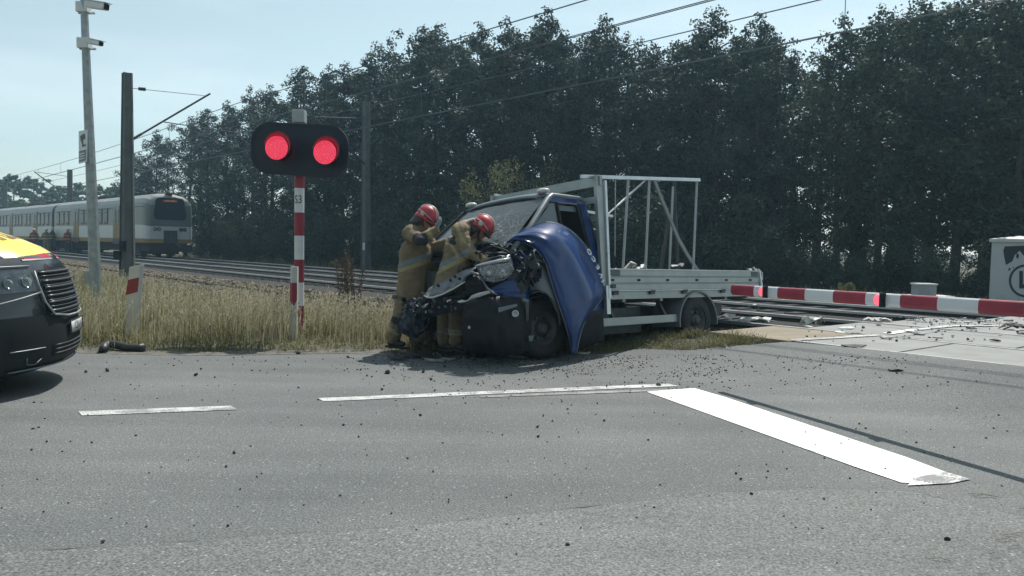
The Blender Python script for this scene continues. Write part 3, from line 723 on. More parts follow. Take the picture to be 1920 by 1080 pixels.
insul = pm('insulator', (.05, .045, .04), .35, var=.1)
def insulator(mb, p0, p1, r=.06):
    p0, p1 = Vector(p0), Vector(p1); n = 15
    mb.tube([p0.lerp(p1, i/(n-1)) for i in range(n)], 0, 8, radii=[r if i % 2 else r*.45 for i in range(n)])
H1m, H1c, H2m, H2c = 6.5, 5.6, 6.5, 5.7
t, B, T = mast(238.5, 515, 137, 27, .46, .30, 'dark concrete mast with slanting arm, in front of the stopped train')
TIP = aty(390, 178, 28.8); A0 = aty(244, 165, 27.1); A1_ = aty(247, 262, 27.1)
m = MB(); A1i = A1_.lerp(TIP, .13); m.tube([A1i, TIP.lerp(A1_, -.03)], .032, 8); obj('cantilever_arm', m, M_DGREY, t)
m = MB(); insulator(m, A1_, A1i); obj('insulator', m, insul, t); m = MB(); insulator(m, A0.lerp(TIP, .10), A0.lerp(TIP, .19), .07); obj('insulator', m, insul, t)
m = MB(); m.tube([A0, TIP-Vector((0, 0, .04))], .012, 5); obj('stay_wire', m, wire_m, t)
q = aty(302, 228, 27.7); e = aty(450, 250, 29.4); m = MB(); m.tube([q, e], .018, 6); m.tube([e, e-Vector((0, 0, .12))], .01, 4); obj('steady_arm', m, M_DGREY, t)
m = MB(); m.box(B+Vector((0, -.30, 1.25)), (.18, .12, .35)); m.box(B+Vector((-.18, -.28, .95)), (.22, .15, .3)); obj('earthing_bracket', m, M_BLACK, t)
t2, B2, T2 = mast(686, 505, 190, 35.6, .42, .30, 'grey concrete mast beyond both tracks, left of the two firefighters')
m = MB(); tp2 = aty(590, 219, 33.2); m.tube([aty(684, 222, 35.4), tp2], .022, 6); m.tube([aty(684, 308, 35.4), aty(662, 288, 34.8)], .05, 6); m.tube([aty(662, 288, 34.8), aty(575, 207, 33.0)], .025, 6); obj('cantilever_arm', m, M_DGREY, t2)
m = MB(); m.box(aty(682, 462, 35.2), (.1, .05, .32)); obj('number_plate', m, M_WHT, t2)
t3, B3, T3 = mast(131, 460, 318, 66, .42, .36, 'small far mast rising above the train roof left of the camera mast')
m = MB(); m.tube([aty(100, 348, 65), aty(64, 322, 64)], .04, 6); m.tube([aty(129, 331, 66), aty(64, 322, 64)], .02, 5); m.tube([aty(129, 350, 66), aty(100, 348, 65)], .03, 5); obj('cantilever_arm', m, M_DGREY, t3)
t4, B4, T4 = mast(9, 460, 342, 88, .5, .45, 'farthest mast standing in front of the distant trees at the left edge')
def wire(label, pts, r=.012, drops=None, name='overhead_wire'):
    m = MB(); m.tube(pts, r, 5, cap=False)
    for a, b in drops or []: m.tube([a, b], .009, 4, cap=False)
    return tag(obj(name, m, wire_m), label, 'wire')
def sagline(p, zt, a0, a1, sup, n=60, off=0):
    pts = []
    for i in range(n+1):
        a = a0+(a1-a0)*i/n; zz = zt(a); pts.append(PA(p+off, a, zz))
    return pts
supA = acoord(TIP)         # the arm carries the wires here
span = 52.0
def zmes(base, sag, ph): return lambda a: base - sag*4*(((a-supA-ph) / span) % 1.0)*(1-(((a-supA-ph)/span) % 1.0))
z1 = zmes(TIP.z-.05, .22, 0); z2 = zmes(6.65, .22, 12)
def drops(p, zt, zc, a0, a1, st): return [(PA(p, a, zt(a)), PA(p, a, zc)) for a in [a0+st*i for i in range(int((a1-a0)/st))]]
wire('thin upper wire over the near track, held by the slanting arm', sagline(TC1, z1, -20, 150, 0), .014, drops(TC1, z1, H1c, -15.0, 140, 7.5))
m = MB()
for o in (-.035, .035): m.tube([PA(TC1+o, a, H1c) for a in (-20, 30, 80, 150)], .010, 5, cap=False)
tag(obj('contact_wire', m, wire_m), 'double contact wire over the near track, crossing the sky above the truck', 'wire')
wire('thin upper wire over the far track, crossing the sky right of the tree tops', sagline(TC2, z2, -20, 150, 0), .014, drops(TC2, z2, H2c, -14.4, 140, 7.5))
m = MB()
for o in (-.035, .035): m.tube([PA(TC2+o, a, H2c) for a in (-20, 30, 80, 150)], .010, 5, cap=False)
tag(obj('contact_wire', m, wire_m), 'double contact wire before the light green trees at top right', 'wire')

# ------------------------------------------------------------------ the train
TR_P = aty(320, 482, 47.6); tz = RAILZ
f0 = aty(319, 470, 47.6); f0.z = 0
hd = math.atan2(-(.733), .681)            # towards the camera and right
TM = Matrix.Translation((f0.x, f0.y, .12)) @ Matrix.Rotation(hd, 4, 'Z')
train = thing('passenger_train', 'long grey white and yellow electric train stopped on the far track at left', 'train', mat=TM)
t_up = pm('train_grey_green', (.12, .14, .136), .4, var=.1, scale=.6, coat=.2); t_lo = pm('train_pale_grey', (.46, .49, .47), .4, var=.08, scale=.8, coat=.2)
t_ye = pm('train_ochre', (.26, .17, .05), .5, var=.12, scale=2); t_ro = pm('train_roof', (.25, .27, .27), .55, var=.15, scale=1.2); t_un = pm('train_underframe', (.012, .013, .015), .8, var=.3)
t_gl = pm('train_glass', (.010, .014, .024), .22, var=.1, spec=.35); t_dk = pm('train_dark', (.03, .03, .035), .5)
# section (y, z) from left sill over roof to right sill, local z above ground at the track
SEC = [(1.40, .98), (1.43, 1.22), (1.43, 1.24), (1.43, 2.02), (1.43, 2.04), (1.42, 3.05), (1.36, 3.38), (1.20, 3.62), (.85, 3.82), (.4, 3.92), (0, 3.95)]
SEC = SEC + [(-a, b) for a, b in SEC[-2::-1]]
SM = {0: 2, 1: 2, 2: 1, 3: 1, 4: 0, 5: 0, 6: 3, 7: 3, 8: 3, 9: 3}
def car(x0, x1, nose=False):
    m = MB(); xsn = [x0, x0-.02] if not nose else []
    sts = []
    if nose: sts = [(0, .80, .93), (-.06, .90, .955), (-.2, .96, .975), (-.5, .99, .99), (-1.1, 1, 1)]
    else: sts = [(x0, .97, .99), (x0-.12, 1, 1)]
    sts += [(x1+.12, 1, 1), (x1, .97, .99)]
    rows = [[Vector((x, y*s, .98+(z-.98)*h)) for y, z in SEC] for x, s, h in sts]
    n = len(SEC)
    for i in range(len(rows)-1):
        for k in range(n-1):
            kk = k if k < n//2 else n-2-k; m.cur = SM[kk]; m.add([rows[i][k], rows[i][k+1], rows[i+1][k+1], rows[i+1][k]], [(0, 1, 2, 3)])
    for r_ in (rows[0], rows[-1]):          # end walls by bands
        for k in range(n//2):
            m.cur = SM[k]; a, b = r_[k], r_[k+1]; c, d = r_[n-2-k], r_[n-1-k]; m.add([a, b, c, d], [(0, 1, 2, 3)])
    return m
def carbits(x0, x1, feats, parent):
    for kind, a, b in feats:
        for sgn in (1, -1):
            y = 1.437*sgn
            if kind == 'door':
                q = MB(); q.cur = 0; q.box(((a+b)/2, y, 1.62), (abs(b-a), .03, 1.25)); q.cur = 1; q.box(((a+b)/2, y, 2.75), (abs(b-a), .03, 1.0)); q.cur = 2
                q.box(((a+b)/2, y, 1.05), (abs(b-a)+.1, .05, .35)); q.cur = 2; q.box(((a+b)/2, y+.004*sgn, 2.05), (.05, .034, 2.35))
                d = obj('door', q, [t_ye, t_up, t_dk], parent)
                for o in (-.24, .24):
                    g_ = MB(); g_.box(((a+b)/2+o*abs(b-a), y+.012*sgn, 2.62), (abs(b-a)*.3, .03, .75)); obj('pane', g_, t_gl, d)
            else:
                q = MB(); q.box(((a+b)/2, y, 2.62), (abs(b-a)+.10, .024, .98)); f_ = obj('window', q, t_dk, parent)
                g_ = MB(); g_.box(((a+b)/2, y+.008*sgn, 2.55), (abs(b-a), .03, .62)); g_.box(((a+b)/2, y+.006*sgn, 2.98), (abs(b-a), .03, .16)); obj('pane', g_, t_gl, f_)
cars = [(0, -20.3, True), (-20.9, -41.0, False), (-41.6, -62, False), (-62.6, -83, False), (-83.6, -104, False)]
for i, (x0, x1, ns) in enumerate(cars):
    b = obj('carriage_body', car(x0, x1, ns), [t_up, t_lo, t_ye, t_ro], train, smooth=False)
    fe = []
    L = x0-x1
    for dx in (5.2, 14.2): fe.append(('door', x0-dx-.65, x0-dx+.65))
    for dx in ((3.3,) if ns else (1.2, 2.6, 3.9)) + (7.3, 8.5, 10.3, 11.5, 12.6, 16.4, 17.7, 19.0): fe.append(('window', x0-dx-.33, x0-dx+.33))
    carbits(x0, x1, fe, train)
    u = MB(); u.box(((x0+x1)/2, 0, .72), (L-.6, 2.2, .5))
    for dx in (3.2, L-3.2):
        u.box((x0-dx, 0, .5), (3.0, 2.3, .4))
        for dd in (-.95, .95):
            for sgn in (1, -1): u.lathe((x0-dx+dd, sgn*.75, .45), (0, 1, 0), [(-.06, 0), (-.06, .42), (.06, .42), (.06, 0)], 16)
    obj('bogie_and_underframe', u, t_un, train)
    m = MB(); m.box(((x0+x1)/2, 1.425, 3.12), (L-.4, .02, .03)); m.box(((x0+x1)/2, -1.425, 3.12), (L-.4, .02, .03)); obj('gutter', m, t_dk, train)
    r_ = MB()
    if i < len(cars)-1: r_.box((x1-.3, 0, 2.3), (.62, 2.3, 2.7)); obj('gangway', r_, t_dk, train)
    r_ = MB(); r_.box((x0-L*.3, 0, 4.02), (2.2, 1.3, .22)); obj('roof_box', r_, t_dk, train); r_ = MB(); r_.box((x0-L*.62, 0, 4.0), (1.2, 1.1, .2))
    if i in (0, 1, 2):
        a = x0-(3.4 if ns else 12.0)
        for sgn in (.45, -.45): r_.tube([(a+.9, sgn, 4.05), (a-.8, sgn*.8, 4.35), (a+.7, sgn*.9, 4.62)], .035, 5)
        r_.beam((a+.7, -.8, 4.64), (a+.7, .8, 4.64), .10, .05)
    obj('pantograph' if i in (0, 1, 2) else 'roof_box', r_, t_dk, train)
# cab front
def yz(pts, x, off=0): return [Vector((x, a, b)) for a, b in pts]
def rr_poly(w0, w1, z0, z1, r=.22, n=5, w0b=None):
    cs = [(-w0+r, z0+r, math.pi, 1.5*math.pi), (w0-r, z0+r, 1.5*math.pi, 2*math.pi), (w1-r, z1-r, 0, .5*math.pi), (-w1+r, z1-r, .5*math.pi, math.pi)]
    return [(cx+math.cos(a+(b-a)*i/n)*r, cz+math.sin(a+(b-a)*i/n)*r) for cx, cz, a, b in cs for i in range(n+1)]
m = MB(); m.prism(yz(rr_poly(.94, .84, 2.36, 3.66, .26), -.05), (.085, 0, 0)); ws = obj('windscreen', m, t_gl, train)
m = MB(); m.prism(yz(rr_poly(.42, .42, 3.42, 3.53, .03), .03), (.02, 0, 0)); obj('destination_display', m, pm('amber_display', (.10, .03, .01), .5, emit=(1, .32, .08), estr=.05), train)
vs, fs = text_mesh('REGIO 90702', .1); m = MB(); m.add([Vector((.056, v.x, 3.475+v.y)) for v in vs], fs); obj('display_text', m, pm('amber_text', (.5, .2, .05), .5, emit=(1, .45, .15), estr=.3), ws)
m = MB(); m.tube([(.05, -.1, 2.4), (.06, .3, 2.44), (.05, .75, 2.47)], .015, 5); obj('wiper', m, t_dk, ws)
for sgn in (-1, 1):
    for dy in (.86, .64):
        m = MB(); m.lathe((-.03, sgn*dy, 1.80), (1, 0, 0), [(0, .115), (.055, .115), (.055, .085), (.03, .08), (.03, 0)], 14); obj('headlight', m, [t_dk], train)
m = MB(); m.box((.06, .0, 1.34), (.20, .74, .78)); obj('coupler_recess', m, t_dk, train)
m = MB(); m.box((.19, .06, 1.2), (.1, .40, .42)); m.tube([(.2, .2, 1.0), (.35, .35, .85), (.25, .5, .75)], .04, 6); m.box((.17, .1, 1.5), (.04, .4, .06)); obj('coupler', m, M_DGREY, train)
m = MB(); m.box((-.02, 0, .68), (.4, 2.5, .36)); obj('snow_plough', m, t_un, train)
m = MB(); m.ell((-.15, 0, 3.92), (.22, .22, .16)); obj('roof_lamp', m, t_dk, train)
# painted chevrons on the pale band beside the dark mast
m = MB()
for dz, a in ((0, 1), (.36, 1), (-.36, -1)):
    for sg in (1, -1):
        for s2 in (1, -1):
            m.box((-2.7+sg*.5, 1.434, 1.75+dz+s2*.07), (.3, .012, .055), Matrix.Rotation(s2*sg*R(30), 3, 'Y')) if dz == 0 else None
        if dz: m.box((-2.7+sg*.5, 1.434, 1.75+dz), (.3, .012, .055), Matrix.Rotation(sg*a*R(-30), 3, 'Y'))
obj('painted_chevrons', m, t_dk, train)

# ------------------------------------------------------------------ camera mast with its sign
def P3(px, py, y): return aty(px, py, y)
CY = 13.6
B = aty(182, 592, CY); B.z = -.1; T = aty(156, -30, CY-.2)
cm = thing('camera_mast', 'leaning galvanised mast with two surveillance cameras at the left', 'mast', B)
m = MB(); rows = []
for k in range(12):
    c = B.lerp(T, k/11); r = .105+(.054-.105)*k/11
    rows.append([c+Vector((math.cos(2*math.pi*j/8+.3)*r, math.sin(2*math.pi*j/8+.3)*r, 0)) for j in range(8)])
m.grid(rows, True); m.poly(rows[-1]); obj('pole', m, M_GALV, cm)
m = MB(); m.box(B+Vector((0, 0, .12)), (.42, .42, .04)); m.box(aty(166, 520, CY)+Vector((0, .0, 0)), (.12, .1, .22)); m.tube([aty(176, 490, CY-.13), aty(178, 580, CY-.13)], .012, 5); obj('base_plate', m, M_GALV, cm)
for (a, b, c, d, nm) in (((143, 3), (170, 25), (166, 8), (199, 13), 'upper'), ((145, 71), (172, 92), (166, 77), (189, 82), 'lower')):
    s = 1 if nm == 'upper' else .75
    m = MB(); c0 = aty((a[0]+b[0])/2, (a[1]+b[1])/2, CY-.16); m.box(c0, (.19, .16, .17)); m.tube([c0+Vector((-.14, .1, -.06)), c0+Vector((.14, .1, -.06))], .025, 6)
    br = obj('camera_bracket', m, M_WHT, cm, bevel=.01)
    p0, p1 = aty(*c, CY-.28), aty(*d, CY-.42); m = MB(); m.beam(p0, p1, .12*s, .115*s, a1=.115*s, b1=.11*s); cb = obj('camera_housing', m, M_WHT, br, bevel=.02)
    dd = (p1-p0).normalized(); m = MB(); m.beam(p1+dd*.001, p1+dd*.02, .09*s, .09*s); obj('lens', m, M_BLACK, cb)
    m = MB(); m.beam(p0+Vector((0, 0, .064*s)), p1+dd*.06+Vector((0, 0, .062*s)), .13*s, .012); obj('sun_shield', m, M_WHT, cb)
sg = thing('surveillance_sign', 'narrow white camera warning sign strapped to the leaning mast', 'sign', aty(155, 280, CY-.15))
tl_, tr_, br_, bl_ = aty(147.5, 246, CY-.05), aty(163, 243, CY-.35), aty(162, 303, CY-.35), aty(147.5, 307, CY-.05)
nn = (tr_-tl_).cross(bl_-tl_).normalized()
m = MB(); m.prism([tl_, tr_, br_, bl_], nn*.012); obj('sign_plate', m, M_WHT, sg)
def on_sign(u, v, o=.004): return tl_.lerp(tr_, u).lerp(bl_.lerp(br_, u), v) + (nn*-o if nn.y > 0 else nn*(o+.012))
m = MB(); m.poly([on_sign(*q) for q in [(.08, .62), (.92, .62), (.92, .95), (.08, .95)]]); obj('sign_text_panel', m, pm('sign_grey', (.16, .18, .2), .6), sg)
m = MB(); m.poly([on_sign(*q) for q in [(.2, .16), (.75, .10), (.85, .26), (.3, .34)]]); m.poly([on_sign(*q) for q in [(.38, .34), (.55, .31), (.62, .48), (.5, .5)]]); m.poly([on_sign(*q) for q in [(.5, .46), (.9, .44), (.9, .50), (.5, .52)]]); obj('camera_pictogram', m, pm('sign_dark', (.06, .07, .08), .6), sg)
m = MB()
for v in (.70, .78, .86): m.poly([on_sign(.16, v, .007), on_sign(.82, v, .007), on_sign(.82, v+.035, .007), on_sign(.16, v+.035, .007)])
obj('sign_lettering', m, M_WHT, sg)

# ------------------------------------------------------------------ crossing signal with two lit red lamps
SY = 11.4
B = aty(560.5, 622, SY); B.z = -.1; T = aty(562, 215, SY)
sgn_t = thing('level_crossing_signal', 'railway crossing signal on red and white post, both red lamps lit', 'signal', B)
xc = B.lerp(T, .5)
zof = lambda py: aty(561, py, SY).z
bands = [(325, 353, 1), (353, 398.6, 0), (398.6, 442, 1), (442, 486.5, 0), (486.5, 529.5, 1), (529.5, 573, 0), (573, 640, 1)]
m = MB(); R0 = .068
def pc(z): t_ = (z-B.z)/(T.z-B.z); return B.lerp(T, t_)
prev = T
m.cur = 2; m.tube([pc(zof(330)), pc(zof(212))], R0*.7, 16)
for y0, y1, rdm in bands:
    m.cur = rdm; a, b = pc(zof(y0)), pc(max(zof(y1), -.1)); m.tube([b, a], R0, 20, cap=(y0 == 325))
m.v = m.v; obj('post', m, [M_WHT, M_RED, M_DGREY], sgn_t, smooth=False)
vs, fs = text_mesh('S3', .165); c = pc(zof(375)); m = MB()
for v in vs: v.x *= .72
m.add([Vector((c.x+math.sin((v.x)/R0)*(R0+.003), c.y-math.cos((v.x)/R0)*(R0+.003), c.z+v.y)) for v in vs], fs); obj('post_number', m, pm('black_ink', (.02, .02, .022), .6), sgn_t)
yaw = R(-6); Rz = Matrix.Rotation(yaw, 3, 'Z')
bc = aty(561, 281, SY-.16); 
def sb(x, y, z): return bc + Rz @ Vector((x, y, z))
m = MB()
def board(w_, h_, n=10, r=.30): 
    pts = []
    for cx, cz, a in ((w_-r, h_-r, 0), (-w_+r, h_-r, .5), (-w_+r, -h_+r, 1), (w_-r, -h_+r, 1.5)):
        for i in range(n+1):
            t_ = (a+.5*i/n)*math.pi; pts.append((cx+math.cos(t_)*r, cz+math.sin(t_)*r))
    return pts
bd = board(.70, .362, r=.28)
tilt = R(3.0)
rt_ = lambda x, z: (x*math.cos(tilt)+z*math.sin(tilt), -x*math.sin(tilt)+z*math.cos(tilt))
m.prism([sb(rt_(x, z)[0], 0, rt_(x, z)[1]) for x, z in bd], Rz @ Vector((0, .03, 0)))
sboard = pm('signal_board_black', (.006, .013, .028), .55, var=.15, scale=5)
bdo = obj('backing_board', m, sboard, sgn_t)
m = MB(); n = len(bd); o_ = [sb(*[rt_(x, z)[0], -.012, rt_(x, z)[1]]) for x, z in bd]; i_ = [sb(*[rt_(x*.955, z*.92)[0], -.012, rt_(x*.955, z*.92)[1]]) for x, z in bd]
m.grid([o_ + [o_[0]], i_+[i_[0]]]); obj('border', m, pm('signal_border', (.012, .018, .03), .6), bdo)
lit = lens_mat('red_lamp_lit', (.95, .05, .11), (1, .30, .36), .66); hoodm = pm('lamp_hood', (.02, .012, .014), .35); hood_in = pm('lamp_hood_glow', (.12, .012, .02), .35)
for (px, py) in ((518.5, 277), (609, 285.5)):
    c = aty(px, py, SY-.34); rL = 22.5/F_PX*(SY-.34); ax = (Rz @ Vector((0, -1, 0))+Vector((0, 0, -.02))).normalized()
    back = c - ax*.16 + Vector((0.055, 0, .03))
    m = MB(); m.lathe(c-ax*.15, ax, [(0, rL*1.03), (.15, rL*1.0)], 32); drum = obj('lamp_housing', m, hoodm, sgn_t, smooth=True)
    m = MB(); m.lathe(c, ax, [(-.002, rL*.985), (.008, rL*.9), (.014, rL*.6), (.017, 0.0)], 32); obj('lens', m, lit, drum, smooth=True)
    # hood: sleeve round the upper right of the lens, its mouth swung to the right
    m = MB(); rows = []; x_ = Vector((1, 0, 0)); z_ = Vector((0, 0, 1)); off = x_*.085+z_*.025
    for i in range(31):
        a = R(-50)+R(215)*i/30; L = .19*max(.02, math.sin(max(0, min(math.pi, math.pi*i/30))))**.5
        d_ = x_*math.cos(a)+z_*math.sin(a)
        rows.append([c+d_*rL*1.02+ax*.0, c+d_*rL*1.05+ax*L*.5+off*.5*L/.19, c+d_*rL*1.07+ax*L+off*L/.19])
    m.grid(rows); h_ = obj('hood', m, pm('hood_inside_glow', (.45, .03, .06), .4, var=.2, scale=40), drum, smooth=True, solid=.003)  # lamp glow on the hood's inner face is put into its red colour
    m = MB(); m.grid([[p+(p-c-ax*(p-c).dot(ax)).normalized()*.004 for p in r_] for r_ in rows]); obj('hood_shell', m, hoodm, drum, smooth=True)
m = MB(); m.box(aty(561.5, 219, SY), (.173, .16, .178)); m.box(aty(561.5, 235, SY), (.12, .1, .1)); obj('bell_box', m, M_WHT if False else pm('bell_grey', (.33, .37, .38), .5, var=.1), sgn_t, bevel=.01)
m = MB(); m.box(aty(563, 323.5, SY-.10), (.13, .02, .025)); obj('maker_plate', m, M_ALU2, sgn_t)

# ------------------------------------------------------------------ delineator posts
del_w = pm('delineator_white', (.50, .50, .48), .5, var=.12, scale=4)
y = 10.6; t = thing('delineator_post', 'flat white delineator post with slanted red band, leaning right, beside the ambulance', 'road post', aty(243, 640, y))
def quadpost(c0, c1, wpx0, wpx1, y, th):
    pass
m = MB(); dv = Vector((.02, .07, 0))
q = [aty(231, 645, y), aty(252, 645, y), aty(263.5, 496, y), aty(242, 501, y)]; q[0].z = q[1].z = -.05; m.prism(q, dv); obj('post_body', m, del_w, t, bevel=.006)
m = MB(); q = [aty(235.7, 553.5, y-.003), aty(258.0, 547, y-.003), aty(260.5, 520, y-.003), aty(239.5, 525, y-.003)]; m.prism(q, (0, .02, 0)); obj('red_band', m, M_RED, t)
y = 10.9; t = thing('delineator_post', 'upright white delineator post with red band in front of the signal post', 'road post', aty(549, 640, y))
m = MB()
def tri(py, w_, o=0): c = aty(551.2-(py-500)*.012, py, y); return [c+Vector((-w_/2-o, 0, 0)), c+Vector((-w_*.1, -.05-o, 0)), c+Vector((w_/2+o, -.02-o, 0)), c+Vector((w_/2+o, .06, 0)), c+Vector((-w_/2-o, .07, 0))]
rows = [tri(648, .100), tri(560, .098), tri(503, .096)]; m.grid(rows, True); top = tri(500, .096); top[0].z -= .0; m.grid([rows[-1], [p+Vector((0, 0, .0)) for p in top]], True); m.poly(top); obj('post_body', m, del_w, t)
m = MB(); a_, b_ = tri(563, .098, .003), tri(530, .097, .003); m.grid([a_[:3], b_[:3]]); 
lo = aty(550.6, 572, y); m.add([a_[0], lo+Vector((-.015, -.045, 0)), lo+Vector((.02, -.04, 0)), a_[2], a_[1]], [(0, 1, 4), (1, 2, 4), (2, 3, 4)]); obj('red_band', m, M_RED, t)

# ------------------------------------------------------------------ barrier boom
bar = thing('level_crossing_barrier', 'lowered red and white barrier boom with two small red lamps at right', 'barrier', (4.9, 2.3, 0))
BT = Vector((2.208, 7.98, .952)); BE = Vector((3.31, 5.25, .997)); bdv = (BE-BT); bl = bdv.length; bd_ = bdv.normalized()
def bs(px):      # distance along the boom of the photo column px
    lo_, hi = -.5, 9.0
    for _ in range(40):
        mid = (lo_+hi)/2; P = BT+bd_*mid; d = P-CAM; x = 960+F_PX*d.dot(RIGHT)/d.dot(fwd)
        if x < px: lo_ = mid
        else: hi = mid
    return mid
def boomring(s, r=1.0):
    c = BT+bd_*s; x = Vector((bd_.y, -bd_.x, 0)).normalized(); return [c+x*math.copysign(abs(math.cos(a))**.6, math.cos(a))*.033*r+Vector((0, 0, 1))*math.copysign(abs(math.sin(a))**.6, math.sin(a))*.0525*r for a in [2*math.pi*i/16 for i in range(16)]]
cuts = [1374, 1418, 1462.5, 1514, 1567, 1628, 1693, 1763, 1840, 1927]
ss = [bs(c) for c in cuts]
while ss[-1] < 6.3: ss.append(ss[-1]+.42)
m = MB(); m.cur = 0; m.poly(boomring(ss[0], .8)); m.grid([boomring(ss[0], .8), boomring(ss[0]+.02, .98)], True)
for i in range(len(ss)-1):
    m.cur = 0 if i % 2 == 0 else 1; m.grid([boomring(ss[i]+(0.02 if i == 0 else 0)), boomring(ss[i+1])], True)
obj('boom', m, [M_RED, pm('boom_white', (.55, .58, .60), .35, var=.06, scale=4, coat=.3)], bar, smooth=False)
for px, lx in ((1443, 1437), (1664, 1656)):
    s = bs(px); m = MB(); c = BT+bd_*s; x = Vector((bd_.y, -bd_.x, 0)).normalized()*-1
    if x.y > 0: x = -x
    c2 = BT+bd_*bs(lx)
    m.beam(c+x*.052-bd_*.012, c+x*.052+bd_*.012, .045, .11); lh = obj('lamp_bracket', m, M_BLACK, bar)
    m = MB(); m.lathe(c2+x*.028, x, [(0, .043), (.028, .043), (.04, .03), (.043, 0)], 20); obj('warning_lamp', m, pm('boom_lamp_lit', (.5, .05, .08), .4, var=.1, scale=40, emit=(1, .13, .19), estr=1.0), lh, smooth=True)
m = MB(); be = BT+bd_*6.2; m.box((be.x+.05, be.y-.25, .55), (.42, .42, 1.1)); m.box((be.x+.05, be.y-.25, 1.13), (.5, .5, .06)); obj('drive_cabinet', m, M_WHT, bar, bevel=.01)

# ------------------------------------------------------------------ cabinets beyond the tracks
cab_w = pm('cabinet_white', (.42, .46, .48), .6, var=.07, scale=1.2, bump=.05); cab_dark = pm('graffiti_dark', (.012, .02, .028), .7)
y = 21.0; L0 = aty(1854.5, 556, y); L0.z = gz(L0.x, L0.y); zt = aty(1855, 452, y).z
hut = thing('relay_cabinet', 'white equipment cabinet with dark graffiti beyond the tracks at the right edge', 'cabinet', L0)
yw = R(-31); X = Vector((math.cos(yw), math.sin(yw), 0)); Yv = Vector((-X.y, X.x, 0))
def hp(u, v, z): return Vector((L0.x, L0.y, 0)) + X*u + Yv*v + Vector((0, 0, z))
m = MB(); m.prism([hp(0, 0, L0.z-.1), hp(2.6, 0, L0.z-.1), hp(2.6, 1.6, L0.z-.1), hp(0, 1.6, L0.z-.1)], (0, 0, zt-L0.z+.1)); obj('wall', m, cab_w, hut)
m = MB(); ez = zt-.02; a_ = [hp(-.06, -.06, ez), hp(2.66, -.06, ez), hp(2.66, 1.66, ez), hp(-.06, 1.66, ez)]; b_ = [p+Vector((0, 0, .08)) for p in a_]; c_ = [hp(.6, .4, ez+.17), hp(2.0, .4, ez+.17), hp(2.0, 1.2, ez+.17), hp(.6, 1.2, ez+.17)]
m.grid([a_, b_, c_], True); m.poly(a_[::-1]); m.poly(c_); obj('roof', m, pm('cabinet_roof', (.5, .52, .52), .6, var=.1), hut)
def hpx(px, py, o=-.005):
    d = ray(px, py); n_ = Vector((Yv.x, Yv.y, 0)); t_ = (Vector((L0.x, L0.y, 0))-CAM).dot(n_)/d.dot(n_); return CAM+d*t_+Yv*o
m = MB(); m.poly([hpx(*q) for q in [(1884, 462), (1930, 460), (1930, 490), (1918, 478), (1912, 470), (1903, 478), (1898, 490), (1886, 497), (1883, 482), (1881, 470)]]); m.poly([hpx(*q) for q in [(1906, 474), (1911, 478), (1909, 486), (1905, 482)]])
m.poly([hpx(*q) for q in [(1891, 503), (1895, 502), (1894, 507), (1891, 508)]]); m.poly([hpx(*q) for q in [(1899, 500), (1901, 500), (1900, 505)]])
cx_, cy_ = 1923, 526.5
ring = [[hpx(cx_+math.cos(a)*r_, cy_+math.sin(a)*r_*.98) for r_ in (31.5, 27)] for a in [2*math.pi*i/48 for i in range(49)]]; m.grid(ring)
m.poly([hpx(*q) for q in [(1911, 508), (1918, 508), (1918, 533), (1930, 533), (1930, 541), (1911, 541)]]); obj('graffiti', m, cab_dark, hut)
y = 19.6; c = aty(1732, 545, y); gb = thing('junction_box', 'small grey box with lid standing behind the barrier boom', 'box', Vector((c.x, c.y, gz(c.x, c.y))))
m = MB(); m.box((c.x, c.y, (aty(1732, 534, y).z)/2), (.45, .35, aty(1732, 534, y).z), bev=0); obj('housing', m, pm('box_grey', (.23, .26, .27), .6, var=.1), gb, bevel=.01)
m = MB(); m.box((c.x, c.y, aty(1732, 532.5, y).z), (.49, .39, .035)); obj('lid', m, M_WHT, gb)
m = MB(); m.box((c.x+.1, c.y-.05, aty(1732, 551, y).z-.06), (.95, .7, .06)); obj('plinth', m, M_WHT, gb)

# ------------------------------------------------------------------ loose things on the road
m = MB(); pts = [onz(*q) for q in [(193, 664), (197, 659), (205, 656.5), (222, 658), (240, 660.5), (258, 661), (271, 661)]]
for i, p in enumerate(pts): p.z = [.045, .062, .075, .070, .055, .052, .056][i]
m.tube(pts, .05, 14, radii=[.047, .052, .053, .050, .045, .047, .056]); hose = tag(obj('rubber_pipe', m, pm('hose_rubber', (.018, .02, .024), .45, var=.2, bump=.2, bscale=50), smooth=True), 'short black bent rubber pipe lying at the road edge beside the ambulance', 'pipe')
stones = [(161, 700, 8, 'left'), (201, 698, 11, ''), (367, 706, 9, ''), (377, 694, 5, ''), (403, 710, 5, ''), (727, 702, 12, ''), (794, 700, 9, ''), (834, 690, 7, ''), (808, 714, 8, ''), (716, 733, 7, ''), (788, 782, 7, ''), (1234, 725, 9, ''), (1008, 804, 8, ''), (1009, 822, 6, ''), (1133, 792, 7, ''), (1120, 759, 5, ''), (439, 853, 7, ''), (424, 879, 6, ''), (193, 1022, 10, ''), (427, 991, 6, ''), (1064, 1027, 10, ''), (1776, 1017, 11, ''), (841, 946, 7, ''), (812, 888, 5, ''), (1409, 931, 7, ''), (1389, 903, 7, ''), (1060, 873, 4, ''), (644, 800, 6, ''), (677, 799, 5, ''), (559, 665, 8, ''), (652, 672, 7, ''), (1380, 892, 6, ''), (1209, 953, 5, ''), (88, 832, 6, ''), (1026, 832, 4, ''), (968, 1045, 5, ''), (1569, 1061, 5, ''), (1660, 883, 5, ''), (1510, 814, 5, '')]
